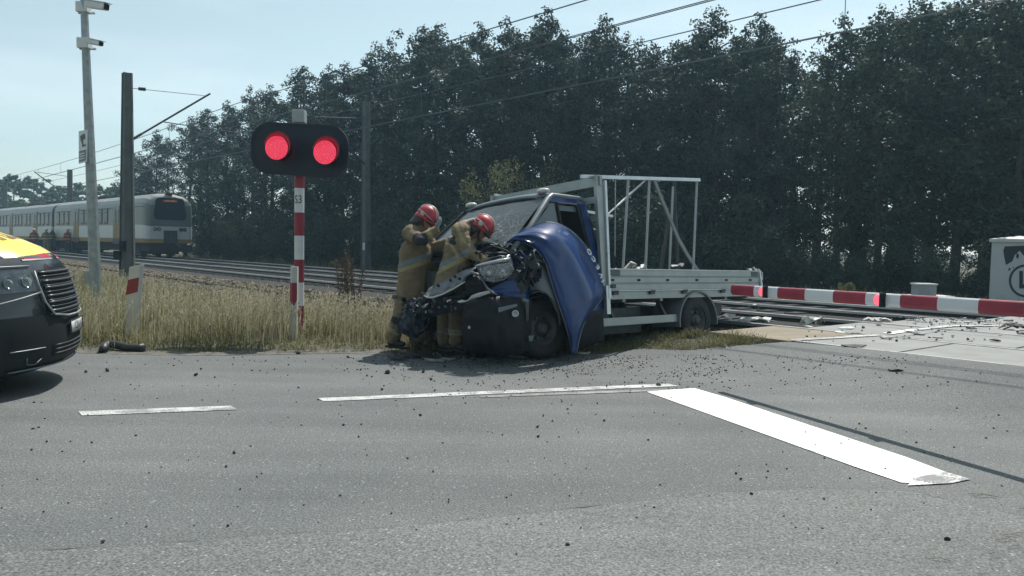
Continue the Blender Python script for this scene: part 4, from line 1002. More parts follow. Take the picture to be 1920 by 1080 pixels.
marks = ['on the shoulder near the black pipe', 'below the black pipe', 'on the road under the left delineator', 'behind the stone under the left delineator', 'in front of the stone under the left delineator', 'large, in front of the left firefighter', 'in front of the bending firefighter', 'right of the one before the bending firefighter', 'closer to the lane line before the firefighters', 'just behind the lane line', 'just below the long lane line', 'at the far end of the long lane line', 'below the middle of the long lane line', 'lowest of the pair below the long lane line', 'left of the stop line tip', 'tiny, beside the end of the long lane line', 'in the lower left field of asphalt', 'lower of the pair in the left field', 'large, near the bottom left corner', 'right of the large one near the bottom left', 'large, near the bottom centre', 'large, near the bottom right', 'in the lower centre of the road', 'small, above the lower centre one', 'below the near end of the stop line', 'left of the near end of the stop line', 'small, in the open asphalt at the centre', 'left of the pair under the long lane line', 'right of the pair under the long lane line', 'on the road behind the signal shadow', 'right of the one behind the signal shadow', 'at the left margin of the stop line', 'in the dark seam below the centre', 'at the left edge below the short lane line', 'smallest at the centre', 'at the bottom edge left of centre', 'at the bottom edge right of centre', 'on the near part of the white stop line', 'on the far part of the white stop line']
rs = random.Random(9)
for i, (px, py, wpx, _) in enumerate(stones):
    P = onroad(px, py+1); m = MB(); r = wpx/F_PX*P.y/2; rock(m, (0, 0, 0), r, rs, flat=.8)
    o = obj('stone', m, M_STONE); o.location = (P.x, P.y, roadz(P.x, P.y)+.014+r*.5); tag(o, 'dark stone '+marks[i], 'stone', 'dark stones scattered on the road')
# debris on the crossing and the near track
deb_w = pm('debris_white', (.55, .55, .52), .6, var=.2, scale=9); deb_g = pm('debris_grey', (.22, .23, .23), .6, var=.3, scale=9); deb_d = pm('debris_dark', (.03, .03, .032), .6, var=.3)
def shard(mb, c, L, W_, ang, rg, h=.03, n=7):
    pts = []
    for k in range(n):
        a = 2*math.pi*k/n; r = rg.uniform(.65, 1.1); x = math.cos(a)*L/2*r; y = math.sin(a)*W_/2*r
        pts.append(Vector((c.x+x*math.cos(ang)-y*math.sin(ang), c.y+x*math.sin(ang)+y*math.cos(ang), c.z+rg.uniform(0, h))))
    cc = Vector((c.x, c.y, c.z+h)); o = len(mb.v)
    mb.add(pts+[cc]+[p-Vector((0, 0, .012)) for p in pts], [(k, (k+1) % n, n) for k in range(n)]+[(k, n+1+k, n+1+(k+1) % n, (k+1) % n) for k in range(n)])
big = [(1412, 600, .85, .35, .3, deb_w, 'torn white sheet lying on the near track beside the truck tail', .10), (1524, 606, .39, .2, .9, deb_w, 'crumpled pale wreck piece standing on the near track', .15), (1362, 592, .3, .12, .2, deb_w, 'white splinter bundle under the tail of the truck', .10), (1415, 578, .28, .16, .1, deb_g, 'grey-green torn piece resting against the rail', .14),
       (1645, 601, .5, .22, .1, deb_w, 'flat white fragment at the edge of the deck between the rails', .05), (1505, 614, .4, .09, .4, deb_w, 'thin white strip lying along the near rail', .03), (1905, 618, .4, .2, .3, deb_d, 'dark wedge shaped fragment at the right edge of the deck', .09), (1915, 626, .13, .08, 0, deb_d, 'short dark piece just in front of the dark wedge', .03),
       (1822, 618, .16, .08, 0, deb_d, 'dark chip in the middle of the deck', .03), (1662, 634.5, .16, .07, .2, deb_g, 'grey chip beside the near rail flangeway', .03), (1602, 650, .30, .1, .3, deb_d, 'dark chip on the near edge of the deck', .03), (1588, 616, .26, .1, 0, deb_w, 'curved white sliver on the slab left of the white line', .03), (1866, 640, .14, .08, 0, deb_d, 'small dark lump right of the middle of the deck', .04), (1676, 726, .16, .06, 0, deb_d, 'flat dark scrap on the asphalt between deck and boom shadow', .02),
       (1110, 661, .16, .09, .6, deb_w, 'bright white chip on the road under the hanging bonnet', .08), (1482, 640.5, .26, .1, .2, deb_w, 'white crumb at the corner of the near slab', .04)]
big = [(a, b, max(.1, L), W_, an, mt, lb, h) for a, b, L, W_, an, mt, lb, h in big]
for px, py, L, W_, an, mt, lb, h in big:
    z = .255 if 1360 < px and py < 660 else roadz(2, 6)
    P = onz(px, py, z if px > 1360 and py < 660 else .0)
    if px < 1360 or py > 660: P.z = roadz(P.x, P.y)+.02
    elif px < 1530: P.z = .2
    m = MB(); shard(m, P, L, W_, an+R(-20), rs, h, 9 if L > .3 else 6)
    if L > .38:
        for _ in range(3): shard(m, P+Vector((rs.uniform(-L/3, L/3), rs.uniform(-.1, .1), 0)), L*.5, W_*.6, rs.uniform(0, 3), rs, h*1.1, 6)
    tag(obj('debris_fragment', m, mt), lb, 'debris', 'crash debris on the level crossing')
frag = MB()
for i in range(190):
    u = rs.random(); px = rs.gauss(1800, 90) if u < .75 else rs.uniform(1450, 1960); py = rs.gauss(601, 4) if u < .5 else rs.uniform(600, 640)
    if py < 592: continue
    P = onz(px, py, .25); P.z = .25
    if px < 1620 and py < 612: continue
    frag.cur = rs.choice((0, 0, 1, 1, 2)); s_ = rs.uniform(.015, .06) if rs.random() < .8 else rs.uniform(.07, .18); shard(frag, P, s_, s_*rs.uniform(.3, .7), rs.uniform(-.5, .3), rs, rs.uniform(.01, .035), 5)
tag(obj('crushed_debris', frag, [deb_w, deb_g, deb_d]), kind='stuff')

# ------------------------------------------------------------------ the wrecked truck (local frame: X forward, Y left, Z up)
h_, ro_, pi_ = R(222.73), R(5.61), R(.89); TT = Vector((-.236, 10.032, -.1726))
Fv = Vector((math.cos(h_), math.sin(h_), 0)); Lv = Vector((-math.sin(h_), math.cos(h_), 0)); Uv = Vector((0, 0, 1))
F2 = math.cos(pi_)*Fv+math.sin(pi_)*Uv; U2 = -math.sin(pi_)*Fv+math.cos(pi_)*Uv
L2 = math.cos(ro_)*Lv+math.sin(ro_)*U2; U3 = -math.sin(ro_)*Lv+math.cos(ro_)*U2
TRM = Matrix((F2, L2, U3)).transposed().to_4x4(); TRM.translation = TT; TRI = TRM.inverted()
def TL(px, py, ax, v):
    d = TRI.to_3x3() @ ray(px, py); a = TRI @ CAM; t = (v-a[ax])/d[ax]; return a+d*t
truck = thing('flatbed_truck', 'wrecked blue flatbed truck with folded bonnet and crushed front', 'truck', mat=TRM)
crk = bpy.data.materials.new('cracked_glass'); crk.use_nodes = True; n = crk.node_tree; b = n.nodes['Principled BSDF']; o_n = n.nodes['Material Output']
b.inputs['Base Color'].default_value = (.16, .19, .20, 1); b.inputs['Roughness'].default_value = .10; b.inputs['Specular IOR Level'].default_value = .8
tr_n = n.nodes.new('ShaderNodeBsdfTransparent'); ms = n.nodes.new('ShaderNodeMixShader'); tcn = n.nodes.new('ShaderNodeTexCoord')
vor = n.nodes.new('ShaderNodeTexVoronoi'); vor.feature = 'DISTANCE_TO_EDGE'; vor.inputs['Scale'].default_value = 11
wn_ = n.nodes.new('ShaderNodeTexNoise'); wn_.inputs['Scale'].default_value = 3; wn_.inputs['Detail'].default_value = 6
mxv = n.nodes.new('ShaderNodeMixRGB'); mxv.inputs[0].default_value = .25; n.links.new(tcn.outputs['Object'], mxv.inputs[1]); n.links.new(wn_.outputs['Color'], mxv.inputs[2]); n.links.new(tcn.outputs['Object'], wn_.inputs[0]); n.links.new(mxv.outputs[0], vor.inputs[0])
rp = n.nodes.new('ShaderNodeValToRGB'); rp.color_ramp.elements[0].position = .0; rp.color_ramp.elements[1].position = .03; rp.color_ramp.elements[0].color = (1, 1, 1, 1); rp.color_ramp.elements[1].color = (0, 0, 0, 1)
n.links.new(vor.outputs['Distance'], rp.inputs[0])
# cracks are dense near the impact low on the screen
gd = n.nodes.new('ShaderNodeVectorMath'); gd.operation = 'DISTANCE'; gd.inputs[1].default_value = (.35, .25, 1.5); n.links.new(tcn.outputs['Object'], gd.inputs[0])
gr2 = n.nodes.new('ShaderNodeMapRange'); gr2.inputs[1].default_value = .1; gr2.inputs[2].default_value = .8; gr2.inputs[3].default_value = 1.0; gr2.inputs[4].default_value = .10; n.links.new(gd.outputs['Value'], gr2.inputs[0])
mu = n.nodes.new('ShaderNodeMath'); mu.operation = 'MULTIPLY'; n.links.new(rp.outputs[0], mu.inputs[0]); n.links.new(gr2.outputs[0], mu.inputs[1])
mc = n.nodes.new('ShaderNodeMixRGB'); mc.inputs[1].default_value = (.13, .155, .165, 1); mc.inputs[2].default_value = (.6, .64, .65, 1); n.links.new(mu.outputs[0], mc.inputs[0]); n.links.new(mc.outputs[0], b.inputs['Base Color'])
al = n.nodes.new('ShaderNodeMath'); al.operation = 'MULTIPLY_ADD'; al.inputs[1].default_value = .4; al.inputs[2].default_value = .52; n.links.new(mu.outputs[0], al.inputs[0])
n.links.new(al.outputs[0], ms.inputs[0]); n.links.new(tr_n.outputs[0], ms.inputs[1]); n.links.new(b.outputs[0], ms.inputs[2]); n.links.new(ms.outputs[0], o_n.inputs[0])
M_CRK = crk
M_INT = pm('cab_interior', (.018, .02, .022), .85, var=.3)
M_GPL = pm('grey_blue_panel', (.10, .13, .15), .4, var=.15, scale=4, coat=.3)  # on cab roof and pillars this grey carries the sky reflection over blue paint
def ys(z): return min(.97, .80+max(0, (2.1-z))*.19)
# chassis
m = MB()
for s in (-.38, .38): m.beam((.75, s, .60), (-4.6, s, .60), .08, .16)
for x in (-4.5, -3.6, -2.4, -1.2, -.2): m.beam((x, -.38, .6), (x, .38, .6), .08, .1)
m.beam((-3.03, -.9, .46), (-3.03, .9, .46), .12, .12); m.beam((0, -.8, .42), (0, .8, .42), .1, .1); m.box((-1.7, .45, .5), (.9, .5, .34)); m.box((-1.8, -.5, .5), (.8, .4, .32)); m.tube([(-1.2, .1, .45), (-4.4, .1, .45)], .06, 8)
obj('chassis', m, M_DGREY, truck)
def wheel(x, y, z, dual=False, steer=0):
    sgn = 1 if y > 0 else -1; m = MB()
    prof = [(-.10, .20), (-.105, .28), (-.09, .335), (-.05, .352), (.05, .352), (.09, .335), (.105, .28), (.10, .20)]
    ax = Matrix.Rotation(steer, 3, 'Z') @ Vector((0, sgn, 0)); m.lathe((x, y, z), ax, prof, 36)
    t = obj('tyre', m, M_RUB, truck, smooth=True)
    m = MB(); m.lathe((x, y, z), ax, [(-.1, .20), (.085, .205), (.09, .19), (.03, .17), (.02, .10), (.055, .085), (.085, .07), (.085, 0)], 28); r_ = obj('rim', m, M_DGREY, t, smooth=True)
    m = MB()
    for k in range(6):
        a = k*math.pi/3; xx = ax.cross(Vector((0, 0, 1))); c = Vector((x, y, z))+ax*.045+xx*math.cos(a)*.13+Vector((0, 0, 1))*math.sin(a)*.13; m.lathe(c, ax, [(-.03, .022), (.004, .022), (.005, 0)], 8)
    m.lathe(Vector((x, y, z))+ax*.088, ax, [(0, .052), (.012, .05), (.014, 0)], 16)
    obj('wheel_nuts', m, M_DGREY, r_)
    if dual:
        m = MB(); m.lathe((x, y-sgn*.25, z), ax, prof, 30); obj('tyre', m, M_RUB, truck, smooth=True)
wheel(0.0, .88, .47, steer=R(-8)); wheel(0, -.88, .43); wheel(-3.03, .93, .46, True); wheel(-3.03, -.93, .46, True)
for s in (1, -1):
    m = MB(); rows = []
    for i in range(17):
        a = R(-8)+R(196)*i/16; rows.append([Vector((-3.03+math.cos(a)*.47, s*y_, .44+math.sin(a)*.44)) for y_ in (.58, 1.04, 1.05)]+[Vector((-3.03+math.cos(a)*.445, s*1.05, .44+math.sin(a)*.415))])
    m.grid(rows); obj('rear_mudguard', m, pm('mudguard_grey', (.14, .16, .17), .5, var=.1), truck, solid=.006)
# bed
fl = MB(); fl.box((-2.9, 0, .90), (3.66, 2.04, .05)); obj('bed_floor', fl, pm('bed_floor', (.12, .10, .08), .8, var=.3), truck)
m = MB()
for s in (1.0, -1.0): m.box((-2.9, s, .835), (3.64, .05, .10))
m.box((-4.72, 0, .835), (.05, 2.0, .10)); m.box((-1.08, 0, .835), (.05, 2.0, .10))
for x in (-1.5, -2.3, -3.1, -3.9, -4.5): m.box((x, 0, .80), (.06, 1.9, .10))
obj('bed_frame', m, M_ALU, truck)
def dropside(y, x0, x1, rear=False):
    s = 1 if y > 0 else -1; m = MB(); L = x1-x0
    prof = [(.895, 0), (.895, .020), (.905, .026), (.975, .026), (.982, .014), (.990, .014), (.996, .026), (1.065, .026), (1.072, .014), (1.08, .014), (1.086, .026), (1.160, .026), (1.168, .020), (1.168, 0)]
    if not rear: rows = [[Vector((x, s*(abs(y)+o), z)) for z, o in prof] for x in (x0, x1)]
    else: rows = [[Vector((-4.73-o, yy, z)) for z, o in prof] for yy in (x0, x1)]
    m.grid(rows, True); m.poly(rows[0]); m.poly(rows[1][::-1]); d = obj('tailboard' if rear else 'dropside', m, M_ALU, truck)
    return d
ds = dropside(1.02, -1.10, -4.70); dr = dropside(-1.02, -1.10, -4.70); dt = dropside(0, -1.0, 1.0, True)
m = MB(); m.box((-2.9, 1.036, 1.171), (3.62, .036, .012)); obj('top_trim', m, M_ALU2, ds)
m = MB(); m.box((-2.85, 1.052, .893), (3.4, .012, .010)); obj('lower_trim', m, M_ALU2, ds)
for x in (-1.17, -1.70, -2.33, -3.02, -3.78, -4.45):
    m = MB(); m.box((x, 1.05, 1.03), (.05, .012, .028)); m.box((x+.01, 1.056, 1.035), (.03, .012, .012)); obj('tie_ring', m, M_BLACK, ds)
for x in (-1.22, -1.98, -2.72, -3.68):
    m = MB(); m.box((x, 1.04, .868), (.10, .03, .055)); m.tube([(x-.05, 1.055, .885), (x+.05, 1.055, .885)], .012, 6); obj('hinge', m, M_DGREY, ds)
for x, wd in ((-1.22, .19), (-4.58, .17)):
    m = MB(); m.box((x, 1.051, 1.125), (wd, .010, .075)); obj('corner_plate', m, pm('worn_steel', (.09, .10, .105), .6, var=.25), ds)
m = MB(); m.box((-1.16, 1.053, .95), (.12, .010, .05)); m.box((-1.16, 1.060, .95), (.03, .01, .03)); obj('latch', m, M_DGREY, ds)
m = MB(); m.beam((-4.72, 1.045, 1.19), (-4.78, 1.06, .80), .03, .035); m.tube([(-4.70, 1.05, 1.2), (-4.79, 1.06, 1.14), (-4.78, 1.06, 1.03)], .012, 6); obj('rear_corner_post', m, M_ALU2, truck)
m = MB(); m.beam((-1.07, 1.03, .60), (-1.07, 1.03, .96), .045, .07); obj('front_corner_post', m, M_ALU2, truck)
# headboard
m = MB()
m.beam((-1.06, 1.0, .9), (-1.03, .985, 2.36), .05, .12)
obj('headboard_post', m, M_ALU, truck); m = MB(); m.beam((-1.06, -1.0, .9), (-1.03, -1.0, 2.36), .05, .10); obj('headboard_post', m, M_ALU, truck)
m = MB(); m.beam((-1.10, 1.045, .80), (-1.13, 1.02, 2.30), .028, .04); obj('stake_tube', m, M_ALU2, truck)
for z, hh, nm in ((2.29, .12, 'top'), (2.06, .075, 'mid'), (1.83, .07, 'low'), (1.5, .07, 'l'), (1.2, .07, 'l')):
    m = MB(); m.box((-1.04, 0, z), (.04, 2.06 if z > 2.2 else 1.96, hh)); obj('headboard_rail', m, M_ALU, truck)
# pole rack standing on the bed
RY = .92
def rk(px, py, y=RY): return TL(px, py, 1, y)
m = MB(); m.beam(rk(1090, 331), rk(1311, 337.5), .045, .045); rack = obj('rack', m, M_ALU2, truck)
for p in (((1178.5, 331), (1167.5, 510)), ((1218, 334), (1210, 510)), ((1307, 338), (1299.5, 510)), ((1154, 332), (1153, 480))):
    r_ = .018 if p[0][0] != 1154 else .007
    m = MB(); m.tube([rk(*p[0]), rk(*p[1])], r_, 8); obj('pole', m, M_ALU, rack)
m = MB(); m.tube([rk(1264, 333, .6), rk(1271, 512, .6)], .024, 8); obj('pole', m, M_DGREY, rack)
m = MB(); m.tube([rk(1262, 350, .7), rk(1255, 512, .7)], .017, 8); obj('pole', m, M_ALU, rack)
m = MB(); m.tube([rk(1256, 400, .5), rk(1238, 512, .5)], .026, 8); obj('pole', m, M_DGREY, rack)
m = MB(); m.tube([rk(1133, 408), rk(1177, 368), rk(1212, 336)], .012, 8, radii=[.010, .016, .012]); obj('brace', m, M_ALU2, rack)
st = [rk(*q) for q in [(1226, 335), (1240, 372), (1257, 412), (1272, 448), (1289, 478), (1311, 512)]]; m = MB()
for a, b_ in zip(st[:-1], st[1:]): m.beam(a, b_, .055, .02, up=(0, 1, 0))
obj('bent_strap', m, pm('dull_alu', (.20, .23, .24), .5, metal=.4, var=.15), rack)
m = MB(); m.box(rk(1134, 416, 1.0), (.05, .05, .13)); obj('clamp', m, M_ALU, rack)
m = MB(); m.beam((-1.03, -.98, 2.37), (-3.6, -.95, 2.2), .04, .04); obj('far_rail', m, M_ALU2, rack)
for x in (-1.9, -2.7, -3.5): m = MB(); m.tube([(x, -.97, 2.3-.07*(-x-1)), (x, -.97, 1.0)], .018, 6); obj('pole', m, M_DGREY, rack)
# underrun bar
m = MB(); m.beam((-1.00, 1.0, .497), (-2.56, 1.0, .505), .03, .105, up=(0, 0, 1)); ub = obj('underrun_bar', m, M_ALU, truck, bevel=.006)
for x in (-1.25, -2.35): m = MB(); m.beam((x, .97, .52), (x, .8, .84), .05, .05); obj('bracket', m, M_DGREY, ub)
# load remains
for i, (px, py, s_, mt, lb) in enumerate([(1182, 503, .10, 'w', 'white torn insulation piece poking over the dropside'), (1200, 505, .12, 'w', 'low white rubble in the bed right of the torn piece'), (1147, 506, .06, 'w', 'white crumbs at the front end of the bed'), (1270, 500, .10, 'g', 'grey metal clamp head showing above the dropside'), (1408, 506, .10, 'g', 'grey folded cloth at the tail end of the bed')]):
    m = MB(); c = TRM @ TL(px, py+3, 1, .85); shard(m, c, s_*2.2, s_*1.2, .3, rs, s_*(1.2 if i == 0 else .5), 7); shard(m, c+Vector((.05, 0, 0)), s_*1.6, s_, 1, rs, s_*.8, 6)
    rock(m, c+Vector((0, 0, -.03)), s_*.5, rs); c_ = c.copy()
    m.box(c+Vector((0, 0, -.16)), (s_*1.2, s_, .28)); tag(obj('load_remnant', m, deb_w if mt == 'w' else deb_g), lb, 'debris', 'pieces lying in the truck bed')
# cab shell
def sidepanel(s):
    sY = lambda z: s*ys(z); V = lambda x, z, o=0: Vector((x, s*(ys(z)+o), z))
    m = MB(); m.cur = 0
    m.add([V(-.96, 2.0), V(-.30, 2.0), V(-.34, 2.085, -.02), V(-.93, 2.075, -.02)], [(0, 1, 2, 3)])
    m.add([V(-.80, 2.0), V(-.96, 2.0), V(-1.06, 1.36), V(-.86, 1.36)], [(0, 1, 2, 3)])
    lo = [(-1.06, 1.36), (-1.06, .9), (-1.04, .48), (-.52, .46), (-.44, .62), (-.36, .76), (-.22, .87), (0, .91), (.18, .88), (.42, .95), (.42, 1.36)]
    c = V(-.2, 1.2); pts = [V(x, z) for x, z in lo]; m.add([c]+pts, [(0, i+1, i+2) for i in range(len(pts)-1)]+[(0, len(pts), 1)])
    return obj('door_panel', m, M_BLUE, truck, solid=.02)
sp = sidepanel(1); sidepanel(-1)
for s in (1, -1):
    V = lambda x, z, o=0: Vector((x, s*(ys(z)+o), z))
    m = MB(); m.tube([V(.46, 1.34, -.03), V(.06, 1.68, -.02), V(-.30, 2.04, -.01), V(-.40, 2.09, -.03), V(-.9, 2.08, -.03), V(-.97, 2.02, -.02)], .042, 10, flat=.8); obj('a_pillar', m, M_GPL, truck, smooth=True)
    m = MB(); m.tube([V(-.44, 1.99, .004), V(-.78, 1.99, .004), V(-.86, 1.38, .006)], .016, 6); m.tube([V(-.43, 1.99, .004), V(-.44, 1.38, .006)], .02, 6); m.tube([V(-.83, 2.0, .0), V(-.89, 1.38, .006)], .02, 6); obj('window_frame', m, M_BLACK, truck)
    m = MB(); m.poly([V(-.40, 1.985, -.005), V(-.33, 1.985, -.005), V(.36, 1.38, -.005), V(-.42, 1.38, -.005)]); obj('quarter_window', m, pm('quarter_glass', (.11, .135, .14), .15, var=.08, spec=.8), truck)  # opaque grey puts the reflection on the pane into its colour
    m = MB(); m.poly([V(-.44, 1.97, -.015), V(-.79, 1.97, -.015), V(-.80, 1.9, -.015), V(-.44, 1.9, -.015)]); obj('window_pane', m, pm('dull_glass', (.10, .125, .13), .2, var=.08), truck)
m = MB(); m.poly([(-1.03, -.95, .6), (-1.03, .95, .6), (-1.03, .95, 1.5), (-.96, .80, 2.04), (-.96, -.80, 2.04), (-1.03, -.95, 1.5)]); obj('rear_wall', m, M_INT, truck, solid=.02)
m = MB(); rows = []
for x, dz, sc in ((-.27, -.055, .95), (-.31, -.02, .98), (-.36, .0, 1), (-.6, .02, 1), (-.88, .01, 1), (-.95, -.01, .99), (-.98, -.05, .97)):
    rows.append([Vector((x, y_*.80*sc, 2.12+dz+.03*(1-y_*y_)-.05*abs(y_)**6)) for y_ in [i/10-1 for i in range(21)]])
m.grid(rows); obj('cab_roof', m, M_GPL, truck, smooth=True, solid=.02)
for q in ((868, 388, -.84), (1037, 364, .78)):
    c = TL(q[0], q[1], 1, q[2]); m = MB(); c.x = -.36; c.z = 2.155 if q[2] > 0 else 2.15; c.y = q[2]*.86; m.ell(c, (.07, .10, .035), 14, 6); obj('roof_marker_lamp', m, pm('lamp_white', (.6, .6, .58), .3, var=.05), truck, smooth=True)
def wsp(u, v, o=0):      # windscreen surface, u -1..1 (left +), v 0 top .. 1 bottom
    yt, yb = .76, .90; yy = u*(yt+(yb-yt)*v); x = -.295+.80*v+.10*(1-u*u)*(.4+.6*v)+o*.6; z = 2.055-.66*v+o; return Vector((x, yy, z+.015*(1-u*u)))
m = MB(); m.grid([[wsp(-1+2*i/14, j/8)+Vector((0, 0, .006*noise.noise(Vector((i*.9, j*.9, 2))))) for i in range(15)] for j in range(9)]); wsn = obj('windscreen', m, M_CRK, truck, smooth=True)
m = MB(); m.tube([wsp(-1, 0, .005), wsp(-.5, 0, .005), wsp(0, 0, .005), wsp(.5, 0, .005), wsp(1, 0, .005)], .014, 6); m.tube([wsp(-1, 0), wsp(-1, 1)], .03, 8); m.tube([wsp(-1, 1), wsp(0, 1), wsp(1, 1)], .02, 6); obj('windscreen_seal', m, M_BLACK, wsn)
m = MB(); m.tube([wsp(.7, 1, .01), wsp(.35, .85, .02), wsp(.05, .80, .02)], .009, 5); obj('wiper', m, M_BLACK, wsn)
m = MB(); m.box((.22, 0, 1.20), (.5, 1.7, .26)); m.box((-.65, .42, 1.25), (.18, .5, .7)); m.box((-.65, -.42, 1.25), (.18, .8, .7)); m.box((-.4, .42, .95), (.5, .5, .16)); m.box((-.4, -.42, .95), (.5, .8, .16)); m.box((-.66, .42, 1.66), (.1, .26, .2)); m.box((-.66, -.3, 1.66), (.1, .26, .2))
obj('seats_and_dashboard', m, M_INT, truck)
m = MB(); m.lathe((.0, .42, 1.38), Vector((-.5, 0, .7)), [(0, .19), (.02, .205), (.04, .19), (.02, .175), (0, .19)], 24); obj('steering_wheel', m, M_BLACK, truck)
# firewall, engine block, cowl
m = MB(); m.box((.44, 0, 1.02), (.06, 1.8, .66)); m.box((.62, .1, .95), (.34, .7, .5)); m.box((.2, 0, .62), (.8, 1.5, .3)); obj('engine', m, M_BLACK2, truck)
# folded bonnet
Lp = [(950, 455), (962, 452), (978, 455), (994, 461), (1008, 471), (1018, 484), (1026, 503), (1033, 526), (1041, 552), (1050, 578), (1058, 602), (1065, 625), (1070, 645), (1072, 664)]
Rp = [(951, 453), (968, 437), (990, 425), (1015, 418), (1042, 419), (1066, 430), (1088, 449), (1106, 474), (1122, 502), (1134, 528), (1136, 548), (1115, 577), (1092, 612), (1080, 664)]
def resamp(P, n):
    P = [Vector((a, b, 0)) for a, b in P]; t = [i*(len(P)-1)/(n-1) for i in range(n)]
    o = []
    for s in t:
        i = min(int(s), len(P)-2); f = s-i; p0, p1, p2, p3 = P[max(i-1, 0)], P[i], P[i+1], P[min(i+2, len(P)-1)]
        o.append(.5*((2*p1)+(p2-p0)*f+(2*p0-5*p1+4*p2-p3)*f*f+(3*p1-p0-3*p2+p3)*f**3))
    return o
N = 44; Ll, Rl = resamp(Lp, N), resamp(Rp, N); rows = []
for i in range(N):
    t = i/(N-1); yb = .82+.42*sm(t*2.6); row = []
    for j in range(17):
        u = j/16; e = Ll[i].lerp(Rl[i], u)
        # outer rim folds back away from the camera, inner edge curls too
        yy = yb - .27*max(0, (u-.58)/.42)**1.8*(1-max(0, t-.75)*2.5) - .05*max(0, (.18-u)/.18)**2 + .03*math.sin(u*3.14)*(1-t) + .012*noise.noise(Vector((u*3, t*5, 1)))
        yy += .022*abs(noise.noise(Vector((u*2.2+t*1.5, t*3.4-u, 7)))) - .016*abs(noise.noise(Vector((u*5, t*7, 3))))
        if .10 < t < .34: yy += .035*math.exp(-((u-.42+.3*(t-.2))/.06)**2)
        row.append(TL(e.x, e.y, 1, yy))
    rows.append(row)
m = MB(); m.grid(rows); hood = obj('bonnet', m, M_BLUE, truck, smooth=True, solid=.008)
m = MB(); m.tube([r_[16] for r_ in rows], .012, 6); m.tube([r_[0] for r_ in rows], .009, 6); obj('bonnet_edge', m, M_GPL, hood, smooth=True)  # grey tubes paint the sky sheen along the bonnet rim
m = MB(); e = [TL(a, b_, 1, 1.13) for a, b_ in ((985, 450), (995, 455), (1005, 453), (1025, 447), (1044, 443))]; m.tube(e, 0, 6, radii=[.004, .012, .014, .012, .008]); obj('creased_strip', m, M_ALU2, hood, smooth=True)
# chrome letters standing on the folded edge, read from below upwards
lets = [('I', 1131, 527), ('V', 1128, 516), ('E', 1122, 501), ('C', 1114, 486), ('O', 1106, 472)]
for ch, px, py in lets:
    vs, fs = text_mesh(ch, .115); m = MB(); c = TL(px-1.5, py, 1, 1.10); an = R(-52 if py < 510 else -62)+R(180)
    pts = []
    for v in vs:
        x, z = v.x*1.05, v.y*.62; xr = x*math.cos(an)-z*math.sin(an); zr = x*math.sin(an)+z*math.cos(an); pts.append(Vector((c.x - xr, c.y, c.z + zr)))
    for off in (0, .012): m.add([p+Vector((0, off, 0)) for p in pts], fs)
    obj('badge_letter', m, pm('badge_chrome', (.72, .75, .76), .3, metal=.3, var=.05), hood)
# ---- crushed front, placed in world space (bent parts of the truck itself)
def W(px, py, y): return aty(px, py, y)
def plate(name, pts, mat, th=.012, par=None, jag=0, dirv=(.1, 1, 0)):
    m = MB(); P = [W(*q) for q in pts]
    if jag: P = [p+Vector((0, rs.uniform(-jag, jag), 0)) for p in P]
    m.prism(P, Vector(dirv).normalized()*th); return obj(name, m, mat, par or truck, world=True)
def bent(name, quadrows, mat, par=None, nz_=.02, n=(10, 8), seed=0, solid=.008, smooth=True):
    """crumpled sheet through rows of picture points (px, py, depth)"""
    rws = [[W(*q) for q in r_] for r_ in quadrows]; H_ = len(rws); m = MB(); out = []
    for i in range(n[0]+1):
        fi = i/n[0]*(H_-1); a = min(int(fi), H_-2); f = fi-a; rr_ = []
        ra, rb = rws[a], rws[a+1]
        for j in range(n[1]+1):
            fj = j/n[1]*(len(ra)-1); b_ = min(int(fj), len(ra)-2); g_ = fj-b_
            fb = j/n[1]*(len(rb)-1); c_ = min(int(fb), len(rb)-2); gb_ = fb-c_
            p = ra[b_].lerp(ra[b_+1], g_).lerp(rb[c_].lerp(rb[c_+1], gb_), f)
            k = Vector((i*.7+seed, j*.7, seed)); p = p+Vector((noise.noise(k)*nz_*.6, noise.noise(k+Vector((5, 5, 5)))*nz_*1.6, noise.noise(k+Vector((9, 1, 3)))*nz_*.6)); rr_.append(p)
        out.append(rr_)
    m.grid(out); return obj(name, m, mat, par or truck, world=True, smooth=smooth, solid=solid)
bump = bent('front_bumper', [[(866, 568, 8.95), (885, 562, 8.80), (915, 557, 8.74), (945, 556, 8.82), (975, 558, 8.98), (998, 562, 9.12)],
    [(866, 600, 8.9), (885, 598, 8.72), (915, 597, 8.64), (945, 597, 8.74), (975, 598, 8.92), (994, 600, 9.08)],
    [(867, 640, 8.95), (885, 645, 8.76), (915, 648, 8.68), (945, 648, 8.78), (975, 645, 8.95), (992, 640, 9.10)],
    [(872, 660, 9.05), (890, 666, 8.9), (915, 668, 8.84), (945, 668, 8.92), (975, 664, 9.05), (995, 655, 9.15)]], M_BLACK, nz_=.03, n=(16, 20), seed=2)
plate('bumper_trim', [(934, 577, 8.69), (969, 569.5, 8.84), (970.5, 574, 8.84), (935, 586, 8.69)], M_GPL, .01, bump)
m = MB(); m.lathe(W(966, 588, 8.83), (0.1, -1, 0), [(-.03, .03), (0, .040), (.012, .038), (.012, .026), (0, .024), (-.01, 0)], 20); obj('fog_lamp', m, M_ALU2, bump, world=True, smooth=True)
plate('bumper_end_strip', [(985, 566, 8.98), (992, 562, 9.02), (991, 600, 9.0), (987, 602, 8.98)], M_DGREY, .01, bump); plate('bumper_clip', [(977, 560, 8.9), (984, 559, 8.92), (993, 563, 8.96), (990, 566, 8.95), (980, 565, 8.9)], M_GPL, .02, bump)
plate('tow_eye_cover', [(877, 612, 8.76), (881, 611, 8.76), (882, 616, 8.76), (878, 617, 8.76)], M_WHT, .008, bump)
plate('lower_bumper_clip', [(991, 630, 9.02), (1001, 629, 9.06), (999, 640, 9.06), (993, 640, 9.02)], M_GPL, .01, bump)
